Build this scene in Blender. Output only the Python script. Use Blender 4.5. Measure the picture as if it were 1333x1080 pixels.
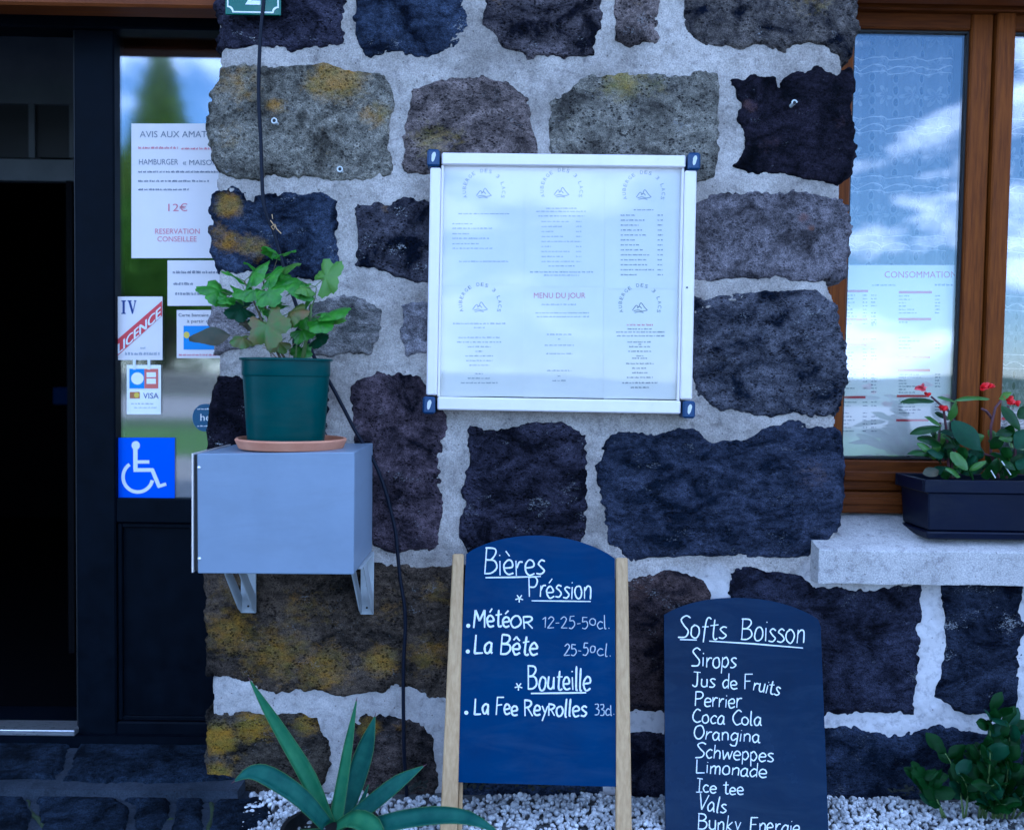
import bpy, math, random
import numpy as np
from mathutils import Vector, Matrix

for _o in list(bpy.data.objects):
    bpy.data.objects.remove(_o)
S = bpy.context.scene
COL = S.collection
rad = math.radians

# ---------------------------------------------------------------- camera
F = 1160.0                       # focal length in pixels of the 1333 px wide photograph
CAM = Vector((0.0, -2.32, 1.09))
cam = bpy.data.cameras.new('camera')
cam.sensor_width = 36.0
cam.lens = 36.0 * F / 1333.0
cam.clip_start, cam.clip_end = 0.05, 1200.0
cam_o = bpy.data.objects.new('camera', cam)
COL.objects.link(cam_o)
ROT = Matrix.Rotation(rad(-0.62), 3, 'Z') @ Matrix.Rotation(rad(90 - 2.37), 3, 'X') @ Matrix.Rotation(rad(0.85), 3, 'Z')
cam_o.matrix_world = Matrix.Translation(CAM) @ ROT.to_4x4()
cam.dof.use_dof = True
cam.dof.focus_distance = 2.30
cam.dof.aperture_fstop = 2.0
S.camera = cam_o

# ---------------------------------------------------------------- daylight: open shade in front of the house
SUN_EL, SUN_AZ = 40.0, 28.0      # azimuth measured from +Y (behind the house) towards +X
world = bpy.data.worlds.new('World')
S.world = world
world.use_nodes = True
wn, wl = world.node_tree.nodes, world.node_tree.links
wn.clear()
w_out = wn.new('ShaderNodeOutputWorld')
w_bg = wn.new('ShaderNodeBackground')
w_sky = wn.new('ShaderNodeTexSky')
w_sky.sky_type = 'NISHITA'
w_sky.sun_disc = False
w_sky.sun_elevation = rad(SUN_EL)
w_sky.sun_rotation = rad(SUN_AZ)
w_sky.air_density = 1.0
w_sky.dust_density = 0.3
w_sky.ozone_density = 6.0
w_tc = wn.new('ShaderNodeTexCoord')
w_map = wn.new('ShaderNodeMapping')
w_map.inputs['Scale'].default_value = (1.0, 1.0, 2.6)
w_map.inputs['Location'].default_value = (0.2, 6.1, 4.7)
w_nz = wn.new('ShaderNodeTexNoise')
w_nz.inputs['Scale'].default_value = 4.6
w_nz.inputs['Detail'].default_value = 9.0
w_nz.inputs['Roughness'].default_value = 0.58
w_nz.inputs['Distortion'].default_value = 0.35
w_rp = wn.new('ShaderNodeValToRGB')
w_rp.color_ramp.elements[0].position = 0.49
w_rp.color_ramp.elements[1].position = 0.61
w_mix = wn.new('ShaderNodeMixRGB')
w_mix.inputs['Color2'].default_value = (11.0, 12.5, 15.5, 1)
wl.new(w_tc.outputs['Generated'], w_map.inputs['Vector'])
wl.new(w_map.outputs['Vector'], w_nz.inputs['Vector'])
wl.new(w_nz.outputs['Fac'], w_rp.inputs['Fac'])
wl.new(w_rp.outputs['Color'], w_mix.inputs['Fac'])
wl.new(w_sky.outputs['Color'], w_mix.inputs['Color1'])
wl.new(w_mix.outputs['Color'], w_bg.inputs['Color'])
wl.new(w_bg.outputs['Background'], w_out.inputs['Surface'])
w_bg.inputs['Strength'].default_value = 0.14

sun = bpy.data.lights.new('sun', 'SUN')
sun.energy = 3.0
sun.angle = rad(0.5)
sun.color = (1.0, 0.93, 0.82)
sun_o = bpy.data.objects.new('sun', sun)
COL.objects.link(sun_o)
_sd = Vector((math.sin(rad(SUN_AZ)) * math.cos(rad(SUN_EL)), math.cos(rad(SUN_AZ)) * math.cos(rad(SUN_EL)), math.sin(rad(SUN_EL))))
sun_o.rotation_euler = _sd.to_track_quat('Z', 'Y').to_euler()
sun_o.location = (0, 0, 12)

S.view_settings.view_transform = 'Standard'
S.view_settings.look = 'None'
S.view_settings.gamma = 1.0
S.view_settings.use_curve_mapping = False
S.view_settings.exposure = 1.33
S.view_settings.use_white_balance = True
S.view_settings.white_balance_temperature = 5000
S.view_settings.white_balance_tint = 10
S.cycles.max_bounces = 6
S.cycles.transparent_max_bounces = 12
S.cycles.sample_clamp_indirect = 4.0

# ---------------------------------------------------------------- mapping from the photograph to real planes
def ray(px, py):
    return ROT @ Vector(((px - 666.5) / F, -(py - 540.0) / F, -1.0))

def hit(px, py, p0, n):
    d = ray(px, py)
    t = (Vector(p0) - CAM).dot(n) / d.dot(n)
    return CAM + d * t

def P(px, py, Y=0.0):            # point on a plane parallel to the wall
    return hit(px, py, (0, Y, 0), Vector((0, 1, 0)))

def G(px, py, z=0.0):            # point on a level plane
    return hit(px, py, (0, 0, z), Vector((0, 0, 1)))

# ---------------------------------------------------------------- object helpers
def tag(o, label=None, cat=None, group=None, kind=None):
    if label: o['label'] = label
    if cat: o['category'] = cat
    if group: o['group'] = group
    if kind: o['kind'] = kind
    return o

def empty(name, loc, label=None, cat=None, group=None, kind=None):
    o = bpy.data.objects.new(name, None)
    o.empty_display_size = 0.05
    o.location = loc
    COL.objects.link(o)
    return tag(o, label, cat, group, kind)

def origin(o):
    v = Vector((0, 0, 0))
    while o is not None:
        v += o.location
        o = o.parent
    return v

PRINT_PARTS = {'printed_lines', 'red_lettering', 'chalk_dots', 'chalk_lettering', 'thin_chalk_lettering', 'red_bars', 'logo_lettering', 'logo_drawing', 'small_print', 'white_letters', 'band_lettering', 'numeral_lettering', 'heading'}
def mesh_obj(name, verts, faces, mat, parent=None, loc=None, smooth=False):
    """verts in world space; the object's origin is loc (or the verts' centre)"""
    V = np.asarray([tuple(v) for v in verts] if not isinstance(verts, np.ndarray) else verts, dtype=np.float64)
    if loc is None:
        loc = (V.min(0) + V.max(0)) / 2
    loc = np.array(tuple(loc))
    me = bpy.data.meshes.new(name)
    if isinstance(faces, np.ndarray):
        n, k = faces.shape
        me.vertices.add(len(V)); me.vertices.foreach_set('co', (V - loc).ravel())
        me.loops.add(n * k); me.loops.foreach_set('vertex_index', faces.ravel().astype(np.int32))
        me.polygons.add(n)
        me.polygons.foreach_set('loop_start', np.arange(0, n * k, k, dtype=np.int32))
        me.polygons.foreach_set('loop_total', np.full(n, k, dtype=np.int32))
        me.update(calc_edges=True)
        me.validate()
    else:
        me.from_pydata([tuple(v - loc) for v in V], [], faces)
    me.materials.append(mat)
    if smooth:
        me.polygons.foreach_set('use_smooth', [True] * len(me.polygons))
    me.update()
    o = bpy.data.objects.new(name, me)
    if name in PRINT_PARTS: o['kind'] = 'stuff'
    o.location = Vector(loc) - (origin(parent) if parent else Vector((0, 0, 0)))
    if parent: o.parent = parent
    COL.objects.link(o)
    return o

class MB:
    """collects shapes in world space into one mesh"""
    def __init__(s): s.v = []; s.f = []
    def add(s, vs, fs):
        b = len(s.v)
        s.v += [Vector(v) for v in vs]
        s.f += [tuple(b + i for i in f) for f in fs]
        return s
    def box(s, x0, x1, y0, y1, z0, z1, bev=0.0):
        if bev <= 0:
            return s.add([(x0,y0,z0),(x1,y0,z0),(x1,y1,z0),(x0,y1,z0),(x0,y0,z1),(x1,y0,z1),(x1,y1,z1),(x0,y1,z1)],
                         [(0,3,2,1),(4,5,6,7),(0,1,5,4),(1,2,6,5),(2,3,7,6),(3,0,4,7)])
        return s.hexa([(x0,y0,z0),(x1,y0,z0),(x1,y1,z0),(x0,y1,z0),(x0,y0,z1),(x1,y0,z1),(x1,y1,z1),(x0,y1,z1)], bev)
    def hexa(s, c, bev=0.0):
        """eight corners (bottom ring 0-3, top ring 4-7), edges chamfered by bev"""
        c = [Vector(p) for p in c]
        fs = [(0,3,2,1),(4,5,6,7),(0,1,5,4),(1,2,6,5),(2,3,7,6),(3,0,4,7)]
        if bev <= 0:
            return s.add(c, fs)
        vs, idx = [], {}
        for fi, f in enumerate(fs):
            for k in range(4):
                p, a, b = c[f[k]], c[f[(k + 1) % 4]], c[f[(k - 1) % 4]]
                q = p + (a - p).normalized() * bev + (b - p).normalized() * bev
                idx[(fi, f[k])] = len(vs); vs.append(q)
        faces = [tuple(idx[(fi, i)] for i in f) for fi, f in enumerate(fs)]
        edges = {}
        for fi, f in enumerate(fs):
            for k in range(4):
                edges.setdefault(frozenset((f[k], f[(k+1) % 4])), []).append((fi, f[k], f[(k+1) % 4]))
        for e, l in edges.items():
            (f1, a, b), (f2, c2, d) = l
            faces.append((idx[(f1, b)], idx[(f1, a)], idx[(f2, a)], idx[(f2, b)]))
        for i in range(8):
            ring = [fi for fi, f in enumerate(fs) if i in f]
            faces.append(tuple(idx[(fi, i)] for fi in ring))
        return s.add(vs, faces)
    def tube(s, pts, r, n=8, caps=True):
        pts = [Vector(p) for p in pts]
        rs = r if isinstance(r, (list, tuple)) else [r] * len(pts)
        vs, fs = [], []
        up = None
        for i, p in enumerate(pts):
            t = (pts[min(i+1, len(pts)-1)] - pts[max(i-1, 0)]).normalized()
            if up is None:
                up = t.orthogonal().normalized()
            up = (up - t * up.dot(t)).normalized()
            w = t.cross(up)
            for k in range(n):
                a = 2 * math.pi * k / n
                vs.append(p + (up * math.cos(a) + w * math.sin(a)) * rs[i])
        for i in range(len(pts) - 1):
            for k in range(n):
                fs.append((i*n+k, i*n+(k+1) % n, (i+1)*n+(k+1) % n, (i+1)*n+k))
        if caps:
            fs.append(tuple(range(n))[::-1]); fs.append(tuple((len(pts)-1)*n + k for k in range(n)))
        return s.add(vs, fs)
    def lathe(s, c, prof, n=48, a0=0.0):
        """profile (r, z) turned round the vertical axis through c"""
        vs, fs = [], []
        for r, z in prof:
            for k in range(n):
                a = a0 + 2 * math.pi * k / n
                vs.append((c[0] + r * math.cos(a), c[1] + r * math.sin(a), c[2] + z))
        for i in range(len(prof) - 1):
            for k in range(n):
                fs.append((i*n+k, i*n+(k+1) % n, (i+1)*n+(k+1) % n, (i+1)*n+k))
        return s.add(vs, fs)
    def prism(s, poly, d):
        """planar outline extruded by vector d"""
        n = len(poly); d = Vector(d)
        vs = [Vector(p) for p in poly] + [Vector(p) + d for p in poly]
        return s.add(vs, [tuple(range(n)), tuple(range(2*n-1, n-1, -1))] + [(i, n+i, n+(i+1) % n, (i+1) % n) for i in range(n)])
    def out(s, name, mat, parent=None, loc=None, smooth=False):
        return mesh_obj(name, s.v, s.f, mat, parent, loc, smooth)

def smooth_by_angle(o, deg=35):
    me = o.data
    me.polygons.foreach_set('use_smooth', [True] * len(me.polygons))
    try: me.set_sharp_from_angle(angle=rad(deg))
    except Exception: pass
    return o

# ---------------------------------------------------------------- numpy noise
def _hash(i, j, seed):
    h = (i.astype(np.int64) * 374761393 + j.astype(np.int64) * 668265263 + seed * 1442695041) & 0xffffffff
    h = ((h ^ (h >> 13)) * 1274126177) & 0xffffffff
    return ((h ^ (h >> 16)) & 0xffff) / 65535.0

def vnoise(x, y, seed=0):
    xi, yi = np.floor(x), np.floor(y)
    fx, fy = x - xi, y - yi
    fx = fx * fx * (3 - 2 * fx); fy = fy * fy * (3 - 2 * fy)
    a, b = _hash(xi, yi, seed), _hash(xi + 1, yi, seed)
    c, d = _hash(xi, yi + 1, seed), _hash(xi + 1, yi + 1, seed)
    return (a * (1 - fx) + b * fx) * (1 - fy) + (c * (1 - fx) + d * fx) * fy

def fbm(x, y, scale, octs=4, seed=0, gain=0.5):
    """noise in -1..1; scale is the size of its largest feature in metres"""
    t = np.zeros_like(x); a = 1.0; n = 0.0; f = 1.0 / scale
    for k in range(octs):
        t += a * (vnoise(x * f + 17.3 * k, y * f - 9.1 * k, seed + k * 31) * 2 - 1)
        n += a; a *= gain; f *= 2.03
    return t / n * 1.5

def sdf(poly, X, Y):
    """signed distance to a closed polygon, positive inside, and the nearest boundary point"""
    best = np.full(X.shape, 1e9); NX = np.zeros_like(X); NY = np.zeros_like(X)
    ins = np.zeros(X.shape, bool)
    n = len(poly)
    for i in range(n):
        x0, y0 = poly[i]; x1, y1 = poly[(i + 1) % n]
        dx, dy = x1 - x0, y1 - y0
        L = dx * dx + dy * dy + 1e-12
        t = np.clip(((X - x0) * dx + (Y - y0) * dy) / L, 0, 1)
        cx, cy = x0 + t * dx, y0 + t * dy
        d = np.hypot(X - cx, Y - cy)
        m = d < best
        best[m] = d[m]; NX[m] = cx[m]; NY[m] = cy[m]
        cr = ((y0 > Y) != (y1 > Y)) & (X < dx * (Y - y0) / (dy + 1e-15) + x0)
        ins ^= cr
    return np.where(ins, best, -best), NX, NY

def grid_mesh(keep, pos):
    """quads of the cells where keep is True; pos = (H, W, 3) vertex positions. Returns verts, quads, vertex index grid"""
    H, W = keep.shape
    ids = np.arange((H + 1) * (W + 1)).reshape(H + 1, W + 1)
    a, b, c, d = ids[:-1, :-1][keep], ids[:-1, 1:][keep], ids[1:, 1:][keep], ids[1:, :-1][keep]
    q = np.stack([a, b, c, d], 1)
    used, inv = np.unique(q, return_inverse=True)
    return pos.reshape(-1, 3)[used], inv.reshape(q.shape), used

def add_skirt(V, Q, shift):
    """walls from every open boundary edge along the vector shift"""
    e = np.concatenate([Q[:, [0, 1]], Q[:, [1, 2]], Q[:, [2, 3]], Q[:, [3, 0]]])
    key = np.sort(e, 1)
    k = key[:, 0].astype(np.int64) * len(V) + key[:, 1]
    u, idx, cnt = np.unique(k, return_index=True, return_counts=True)
    be = e[idx[cnt == 1]]
    bv, inv = np.unique(be, return_inverse=True)
    inv = inv.reshape(be.shape) + len(V)
    V2 = np.concatenate([V, V[bv] + np.array(shift)])
    Q2 = np.concatenate([Q, np.stack([be[:, 1], be[:, 0], inv[:, 0], inv[:, 1]], 1)])
    return V2, Q2

# ---------------------------------------------------------------- materials
MATS = {}
def nt(mat):
    mat.use_nodes = True
    t = mat.node_tree
    return t, t.nodes['Principled BSDF']

def setc(b, key, val):
    if key in b.inputs: b.inputs[key].default_value = val

def plain(name, col, rough=0.6, metal=0.0, spec=0.5, noise=0.0, nscale=40, bump=0.0, bscale=200, coat=0.0, col2=None, stretch=None):
    m = bpy.data.materials.new(name)
    t, b = nt(m)
    setc(b, 'Base Color', (*col, 1)); setc(b, 'Roughness', rough); setc(b, 'Metallic', metal)
    setc(b, 'Specular IOR Level', spec); setc(b, 'Coat Weight', coat)
    N, L = t.nodes, t.links
    if noise or bump:
        tc = N.new('ShaderNodeTexCoord')
        mp = N.new('ShaderNodeMapping')
        if stretch: mp.inputs['Scale'].default_value = stretch
        L.new(tc.outputs['Object'], mp.inputs['Vector'])
    if noise:
        n = N.new('ShaderNodeTexNoise'); n.inputs['Scale'].default_value = nscale; n.inputs['Detail'].default_value = 7
        n.inputs['Roughness'].default_value = 0.62
        L.new(mp.outputs['Vector'], n.inputs['Vector'])
        r = N.new('ShaderNodeValToRGB')
        c2 = col2 or tuple(c * (1 + noise) for c in col)
        c1 = col if col2 else tuple(c * (1 - noise) for c in col)
        r.color_ramp.elements[0].position = 0.32; r.color_ramp.elements[1].position = 0.68
        r.color_ramp.elements[0].color = (*c1, 1); r.color_ramp.elements[1].color = (*c2, 1)
        L.new(n.outputs['Fac'], r.inputs['Fac']); L.new(r.outputs['Color'], b.inputs['Base Color'])
        mr = N.new('ShaderNodeMapRange'); mr.inputs['To Min'].default_value = max(rough - 0.12, 0.03); mr.inputs['To Max'].default_value = min(rough + 0.12, 1)
        L.new(n.outputs['Fac'], mr.inputs['Value']); L.new(mr.outputs['Result'], b.inputs['Roughness'])
    if bump:
        n2 = N.new('ShaderNodeTexNoise'); n2.inputs['Scale'].default_value = bscale; n2.inputs['Detail'].default_value = 6
        L.new(mp.outputs['Vector'], n2.inputs['Vector'])
        bp = N.new('ShaderNodeBump'); bp.inputs['Strength'].default_value = bump; bp.inputs['Distance'].default_value = 0.002
        L.new(n2.outputs['Fac'], bp.inputs['Height']); L.new(bp.outputs['Normal'], b.inputs['Normal'])
    return m

def stone_mat(name, c1, c2, lich=(0.32, 0.17, 0.03), pits=1.0, flecks=0.6, seed=0, lich_fine=0.5):
    """volcanic stone: two tones, pits, pale flecks, lichen where the 'lichen' attribute is high"""
    m = bpy.data.materials.new(name)
    t, b = nt(m); N, L = t.nodes, t.links
    setc(b, 'Roughness', 0.95); setc(b, 'Specular IOR Level', 0.06)
    tc = N.new('ShaderNodeTexCoord'); mp = N.new('ShaderNodeMapping')
    rr = random.Random(seed)
    mp.inputs['Location'].default_value = (rr.uniform(-9, 9), rr.uniform(-9, 9), rr.uniform(-9, 9))
    mp.inputs['Rotation'].default_value = (0, rr.uniform(-0.9, 0.9), 0)
    mp.inputs['Scale'].default_value = (1, 1, rr.uniform(1.0, 1.7))
    L.new(tc.outputs['Object'], mp.inputs['Vector'])
    def noise(scale, det=8, ro=0.6, dist=0.0):
        n = N.new('ShaderNodeTexNoise'); n.inputs['Scale'].default_value = scale; n.inputs['Detail'].default_value = det
        n.inputs['Roughness'].default_value = ro; n.inputs['Distortion'].default_value = dist
        L.new(mp.outputs['Vector'], n.inputs['Vector']); return n
    def ramp(src, p0, p1, a=(0, 0, 0, 1), c=(1, 1, 1, 1)):
        r = N.new('ShaderNodeValToRGB'); r.color_ramp.elements[0].position = p0; r.color_ramp.elements[1].position = p1
        r.color_ramp.elements[0].color = a; r.color_ramp.elements[1].color = c
        L.new(src, r.inputs['Fac']); return r
    def mix(fac, a, bb, mode='MIX'):
        x = N.new('ShaderNodeMixRGB'); x.blend_type = mode
        if isinstance(fac, float): x.inputs['Fac'].default_value = fac
        else: L.new(fac, x.inputs['Fac'])
        for k, v in (('Color1', a), ('Color2', bb)):
            if isinstance(v, tuple): x.inputs[k].default_value = v
            else: L.new(v, x.inputs[k])
        return x.outputs['Color']
    big = noise(9, 9, 0.68, 0.6)
    base = ramp(big.outputs['Fac'], 0.39, 0.61, (c1[0] * .55, c1[1] * .62, c1[2] * .66, 1), (c2[0] * .96, c2[1] * 1.10, c2[2] * 1.16, 1)).outputs['Color']
    mid = noise(55, 8, 0.75)
    base = mix(0.75, base, ramp(mid.outputs['Fac'], 0.35, 0.67, (0.20, 0.20, 0.22, 1), (1.85, 1.8, 1.8, 1)).outputs['Color'], 'MULTIPLY')
    grain = noise(330, 3, 0.8)
    base = mix(0.9, base, ramp(grain.outputs['Fac'], 0.36, 0.66, (0.35, 0.35, 0.38, 1), (1.75, 1.72, 1.72, 1)).outputs['Color'], 'MULTIPLY')
    # lichen
    at = N.new('ShaderNodeAttribute'); at.attribute_name = 'lichen'
    ln = noise(38, 9, 0.72, 0.3)
    lsum = N.new('ShaderNodeMath'); lsum.operation = 'MULTIPLY_ADD'
    L.new(ln.outputs['Fac'], lsum.inputs[0]); lsum.inputs[1].default_value = 1.7
    sh = N.new('ShaderNodeMath'); sh.operation = 'SUBTRACT'
    L.new(at.outputs['Fac'], sh.inputs[0]); sh.inputs[1].default_value = 1.2
    L.new(sh.outputs[0], lsum.inputs[2])
    lm = ramp(lsum.outputs[0], 0.08, 0.75)
    lc = noise(22, 6, 0.6)
    lcol = ramp(lc.outputs['Fac'], 0.35, 0.65, (*lich, 1), (lich[0] * 0.62, lich[1] * 0.95, lich[2] * 2.4, 1)).outputs['Color']
    lcol = mix(0.9, lcol, ramp(grain.outputs['Fac'], 0.36, 0.64, (0.35, 0.35, 0.38, 1), (1.45, 1.45, 1.45, 1)).outputs['Color'], 'MULTIPLY')
    lfac = N.new('ShaderNodeMath'); lfac.operation = 'MULTIPLY'; lfac.inputs[1].default_value = 0.72
    L.new(lm.outputs['Color'], lfac.inputs[0])
    base = mix(lfac.outputs[0], base, lcol)
    # pits
    vo = N.new('ShaderNodeTexVoronoi'); vo.inputs['Scale'].default_value = 110; vo.feature = 'F1'
    vo.inputs['Randomness'].default_value = 1.0
    L.new(mp.outputs['Vector'], vo.inputs['Vector'])
    pm = noise(30, 3, 0.5)
    pit = N.new('ShaderNodeMath'); pit.operation = 'MULTIPLY_ADD'
    L.new(pm.outputs['Fac'], pit.inputs[0]); pit.inputs[1].default_value = 1.1
    L.new(vo.outputs['Distance'], pit.inputs[2])
    pr = ramp(pit.outputs[0], 0.66, 0.88, (0.25, 0.25, 0.27, 1), (1, 1, 1, 1))
    base = mix(min(1.0, pits), base, pr.outputs['Color'], 'MULTIPLY')
    # pale flecks and mortar smears
    fn = noise(170, 4, 0.7)
    fb = noise(14, 3, 0.6)
    fsum = N.new('ShaderNodeMath'); fsum.operation = 'MULTIPLY'
    L.new(fn.outputs['Fac'], fsum.inputs[0]); L.new(fb.outputs['Fac'], fsum.inputs[1])
    fr = ramp(fsum.outputs[0], 0.375 - 0.02 * flecks, 0.42)
    ff = N.new('ShaderNodeMath'); ff.operation = 'MULTIPLY'; ff.inputs[1].default_value = min(1.0, flecks)
    L.new(fr.outputs['Color'], ff.inputs[0])
    base = mix(ff.outputs[0], base, (0.33, 0.33, 0.34, 1))
    L.new(base, b.inputs['Base Color'])
    # relief
    h = N.new('ShaderNodeMath'); h.operation = 'MULTIPLY_ADD'
    L.new(pr.outputs['Color'], h.inputs[0]); h.inputs[1].default_value = 0.5 * pits
    L.new(mid.outputs['Fac'], h.inputs[2])
    h2 = N.new('ShaderNodeMath'); h2.operation = 'MULTIPLY_ADD'
    L.new(fn.outputs['Fac'], h2.inputs[0]); h2.inputs[1].default_value = 0.45
    L.new(h.outputs[0], h2.inputs[2])
    bp = N.new('ShaderNodeBump'); bp.inputs['Strength'].default_value = 1.0; bp.inputs['Distance'].default_value = 0.0075
    L.new(h2.outputs[0], bp.inputs['Height']); L.new(bp.outputs['Normal'], b.inputs['Normal'])
    return m

def mortar_mat(name, c1, c2, pale_low=None):
    m = bpy.data.materials.new(name)
    t, b = nt(m); N, L = t.nodes, t.links
    setc(b, 'Roughness', 0.92); setc(b, 'Specular IOR Level', 0.2)
    tc = N.new('ShaderNodeTexCoord')
    def noise(scale, det, ro):
        n = N.new('ShaderNodeTexNoise'); n.inputs['Scale'].default_value = scale; n.inputs['Detail'].default_value = det
        n.inputs['Roughness'].default_value = ro; L.new(tc.outputs['Object'], n.inputs['Vector']); return n
    def ramp(src, p0, p1, a, c):
        r = N.new('ShaderNodeValToRGB'); r.color_ramp.elements[0].position = p0; r.color_ramp.elements[1].position = p1
        r.color_ramp.elements[0].color = a; r.color_ramp.elements[1].color = c
        L.new(src, r.inputs['Fac']); return r
    big = noise(6, 8, 0.65); fine = noise(260, 4, 0.75); mid = noise(38, 6, 0.7)
    r = ramp(big.outputs['Fac'], 0.33, 0.66, (*c1, 1), (*c2, 1))
    r2 = ramp(fine.outputs['Fac'], 0.34, 0.66, (0.62, 0.62, 0.64, 1), (1.28, 1.28, 1.28, 1))
    x = N.new('ShaderNodeMixRGB'); x.blend_type = 'MULTIPLY'; x.inputs['Fac'].default_value = 1
    L.new(r.outputs['Color'], x.inputs['Color1']); L.new(r2.outputs['Color'], x.inputs['Color2'])
    if pale_low:
        at = N.new('ShaderNodeAttribute'); at.attribute_name = 'pale_low'
        fx = N.new('ShaderNodeMixRGB'); fx.inputs['Color2'].default_value = (*pale_low, 1)
        L.new(at.outputs['Fac'], fx.inputs['Fac']); L.new(x.outputs['Color'], fx.inputs['Color1']); x = fx
    sp = ramp(mid.outputs['Fac'], 0.33, 0.48, (0.55, 0.54, 0.56, 1), (1, 1, 1, 1))
    y = N.new('ShaderNodeMixRGB'); y.blend_type = 'MULTIPLY'; y.inputs['Fac'].default_value = 0.8
    L.new(x.outputs['Color'], y.inputs['Color1']); L.new(sp.outputs['Color'], y.inputs['Color2'])
    vo = N.new('ShaderNodeTexVoronoi'); vo.inputs['Scale'].default_value = 42
    L.new(tc.outputs['Object'], vo.inputs['Vector'])
    dk = ramp(vo.outputs['Distance'], 0.07, 0.11, (0.25, 0.22, 0.22, 1), (1, 1, 1, 1))
    z = N.new('ShaderNodeMixRGB'); z.blend_type = 'MULTIPLY'; z.inputs['Fac'].default_value = 0.7
    L.new(y.outputs['Color'], z.inputs['Color1']); L.new(dk.outputs['Color'], z.inputs['Color2'])
    L.new(z.outputs['Color'], b.inputs['Base Color'])
    h = N.new('ShaderNodeMath'); h.operation = 'MULTIPLY_ADD'; L.new(fine.outputs['Fac'], h.inputs[0]); h.inputs[1].default_value = 0.6
    L.new(mid.outputs['Fac'], h.inputs[2])
    bp = N.new('ShaderNodeBump'); bp.inputs['Strength'].default_value = 0.6; bp.inputs['Distance'].default_value = 0.004
    L.new(h.outputs[0], bp.inputs['Height']); L.new(bp.outputs['Normal'], b.inputs['Normal'])
    return m

def glass_mat(name, refl, tint=(1, 1, 1), rough=0.0):
    """clear glazing: see-through with a mirror share that grows at grazing angles"""
    m = bpy.data.materials.new(name); m.use_nodes = True
    t = m.node_tree; N, L = t.nodes, t.links; N.clear()
    o = N.new('ShaderNodeOutputMaterial'); tr = N.new('ShaderNodeBsdfTransparent'); gl = N.new('ShaderNodeBsdfGlossy')
    tr.inputs['Color'].default_value = (*tint, 1); gl.inputs['Roughness'].default_value = rough
    gl.inputs['Color'].default_value = (1, 1, 1, 1)
    fr = N.new('ShaderNodeFresnel'); fr.inputs['IOR'].default_value = 1.45
    ad = N.new('ShaderNodeMath'); ad.operation = 'ADD'; ad.inputs[1].default_value = refl; ad.use_clamp = True
    mx = N.new('ShaderNodeMixShader')
    L.new(fr.outputs[0], ad.inputs[0]); L.new(ad.outputs[0], mx.inputs[0]); L.new(tr.outputs[0], mx.inputs[1]); L.new(gl.outputs[0], mx.inputs[2])
    L.new(mx.outputs[0], o.inputs['Surface'])
    return m

def leaf_mat(name, c1, c2, rough=0.45, nscale=25, edge=None, spec=0.5):
    m = plain(name, c1, rough, spec=spec, noise=0.01, nscale=nscale, col2=c2, bump=0.25, bscale=90)
    t = m.node_tree; b = t.nodes['Principled BSDF']; out = t.nodes['Material Output']
    tl = t.nodes.new('ShaderNodeBsdfTranslucent'); tl.inputs['Color'].default_value = (c2[0] * 1.3, c2[1] * 1.3, c2[2], 1)
    mx = t.nodes.new('ShaderNodeMixShader'); mx.inputs[0].default_value = 0.22
    t.links.new(b.outputs[0], mx.inputs[1]); t.links.new(tl.outputs[0], mx.inputs[2]); t.links.new(mx.outputs[0], out.inputs['Surface'])
    return m

def smear(m, col, amt):
    """wiped chalk dust: faint streaks and ghosts on a board"""
    t = m.node_tree; N, L = t.nodes, t.links; b = N['Principled BSDF']
    src = b.inputs['Base Color'].links[0].from_socket
    tc = N.new('ShaderNodeTexCoord'); mp = N.new('ShaderNodeMapping'); mp.inputs['Scale'].default_value = (1.0, 1.0, 4.0); mp.inputs['Rotation'].default_value = (0, .35, 0)
    n = N.new('ShaderNodeTexNoise'); n.inputs['Scale'].default_value = 5; n.inputs['Detail'].default_value = 9; n.inputs['Roughness'].default_value = .72; n.inputs['Distortion'].default_value = .8
    r = N.new('ShaderNodeValToRGB'); r.color_ramp.elements[0].position = .45; r.color_ramp.elements[1].position = .78; r.color_ramp.elements[1].color = (amt, amt, amt, 1)
    x = N.new('ShaderNodeMixRGB'); x.inputs['Color2'].default_value = (*col, 1)
    L.new(tc.outputs['Object'], mp.inputs['Vector']); L.new(mp.outputs['Vector'], n.inputs['Vector']); L.new(n.outputs['Fac'], r.inputs['Fac'])
    L.new(r.outputs['Color'], x.inputs['Fac']); L.new(src, x.inputs['Color1']); L.new(x.outputs['Color'], b.inputs['Base Color'])
    return m

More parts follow.
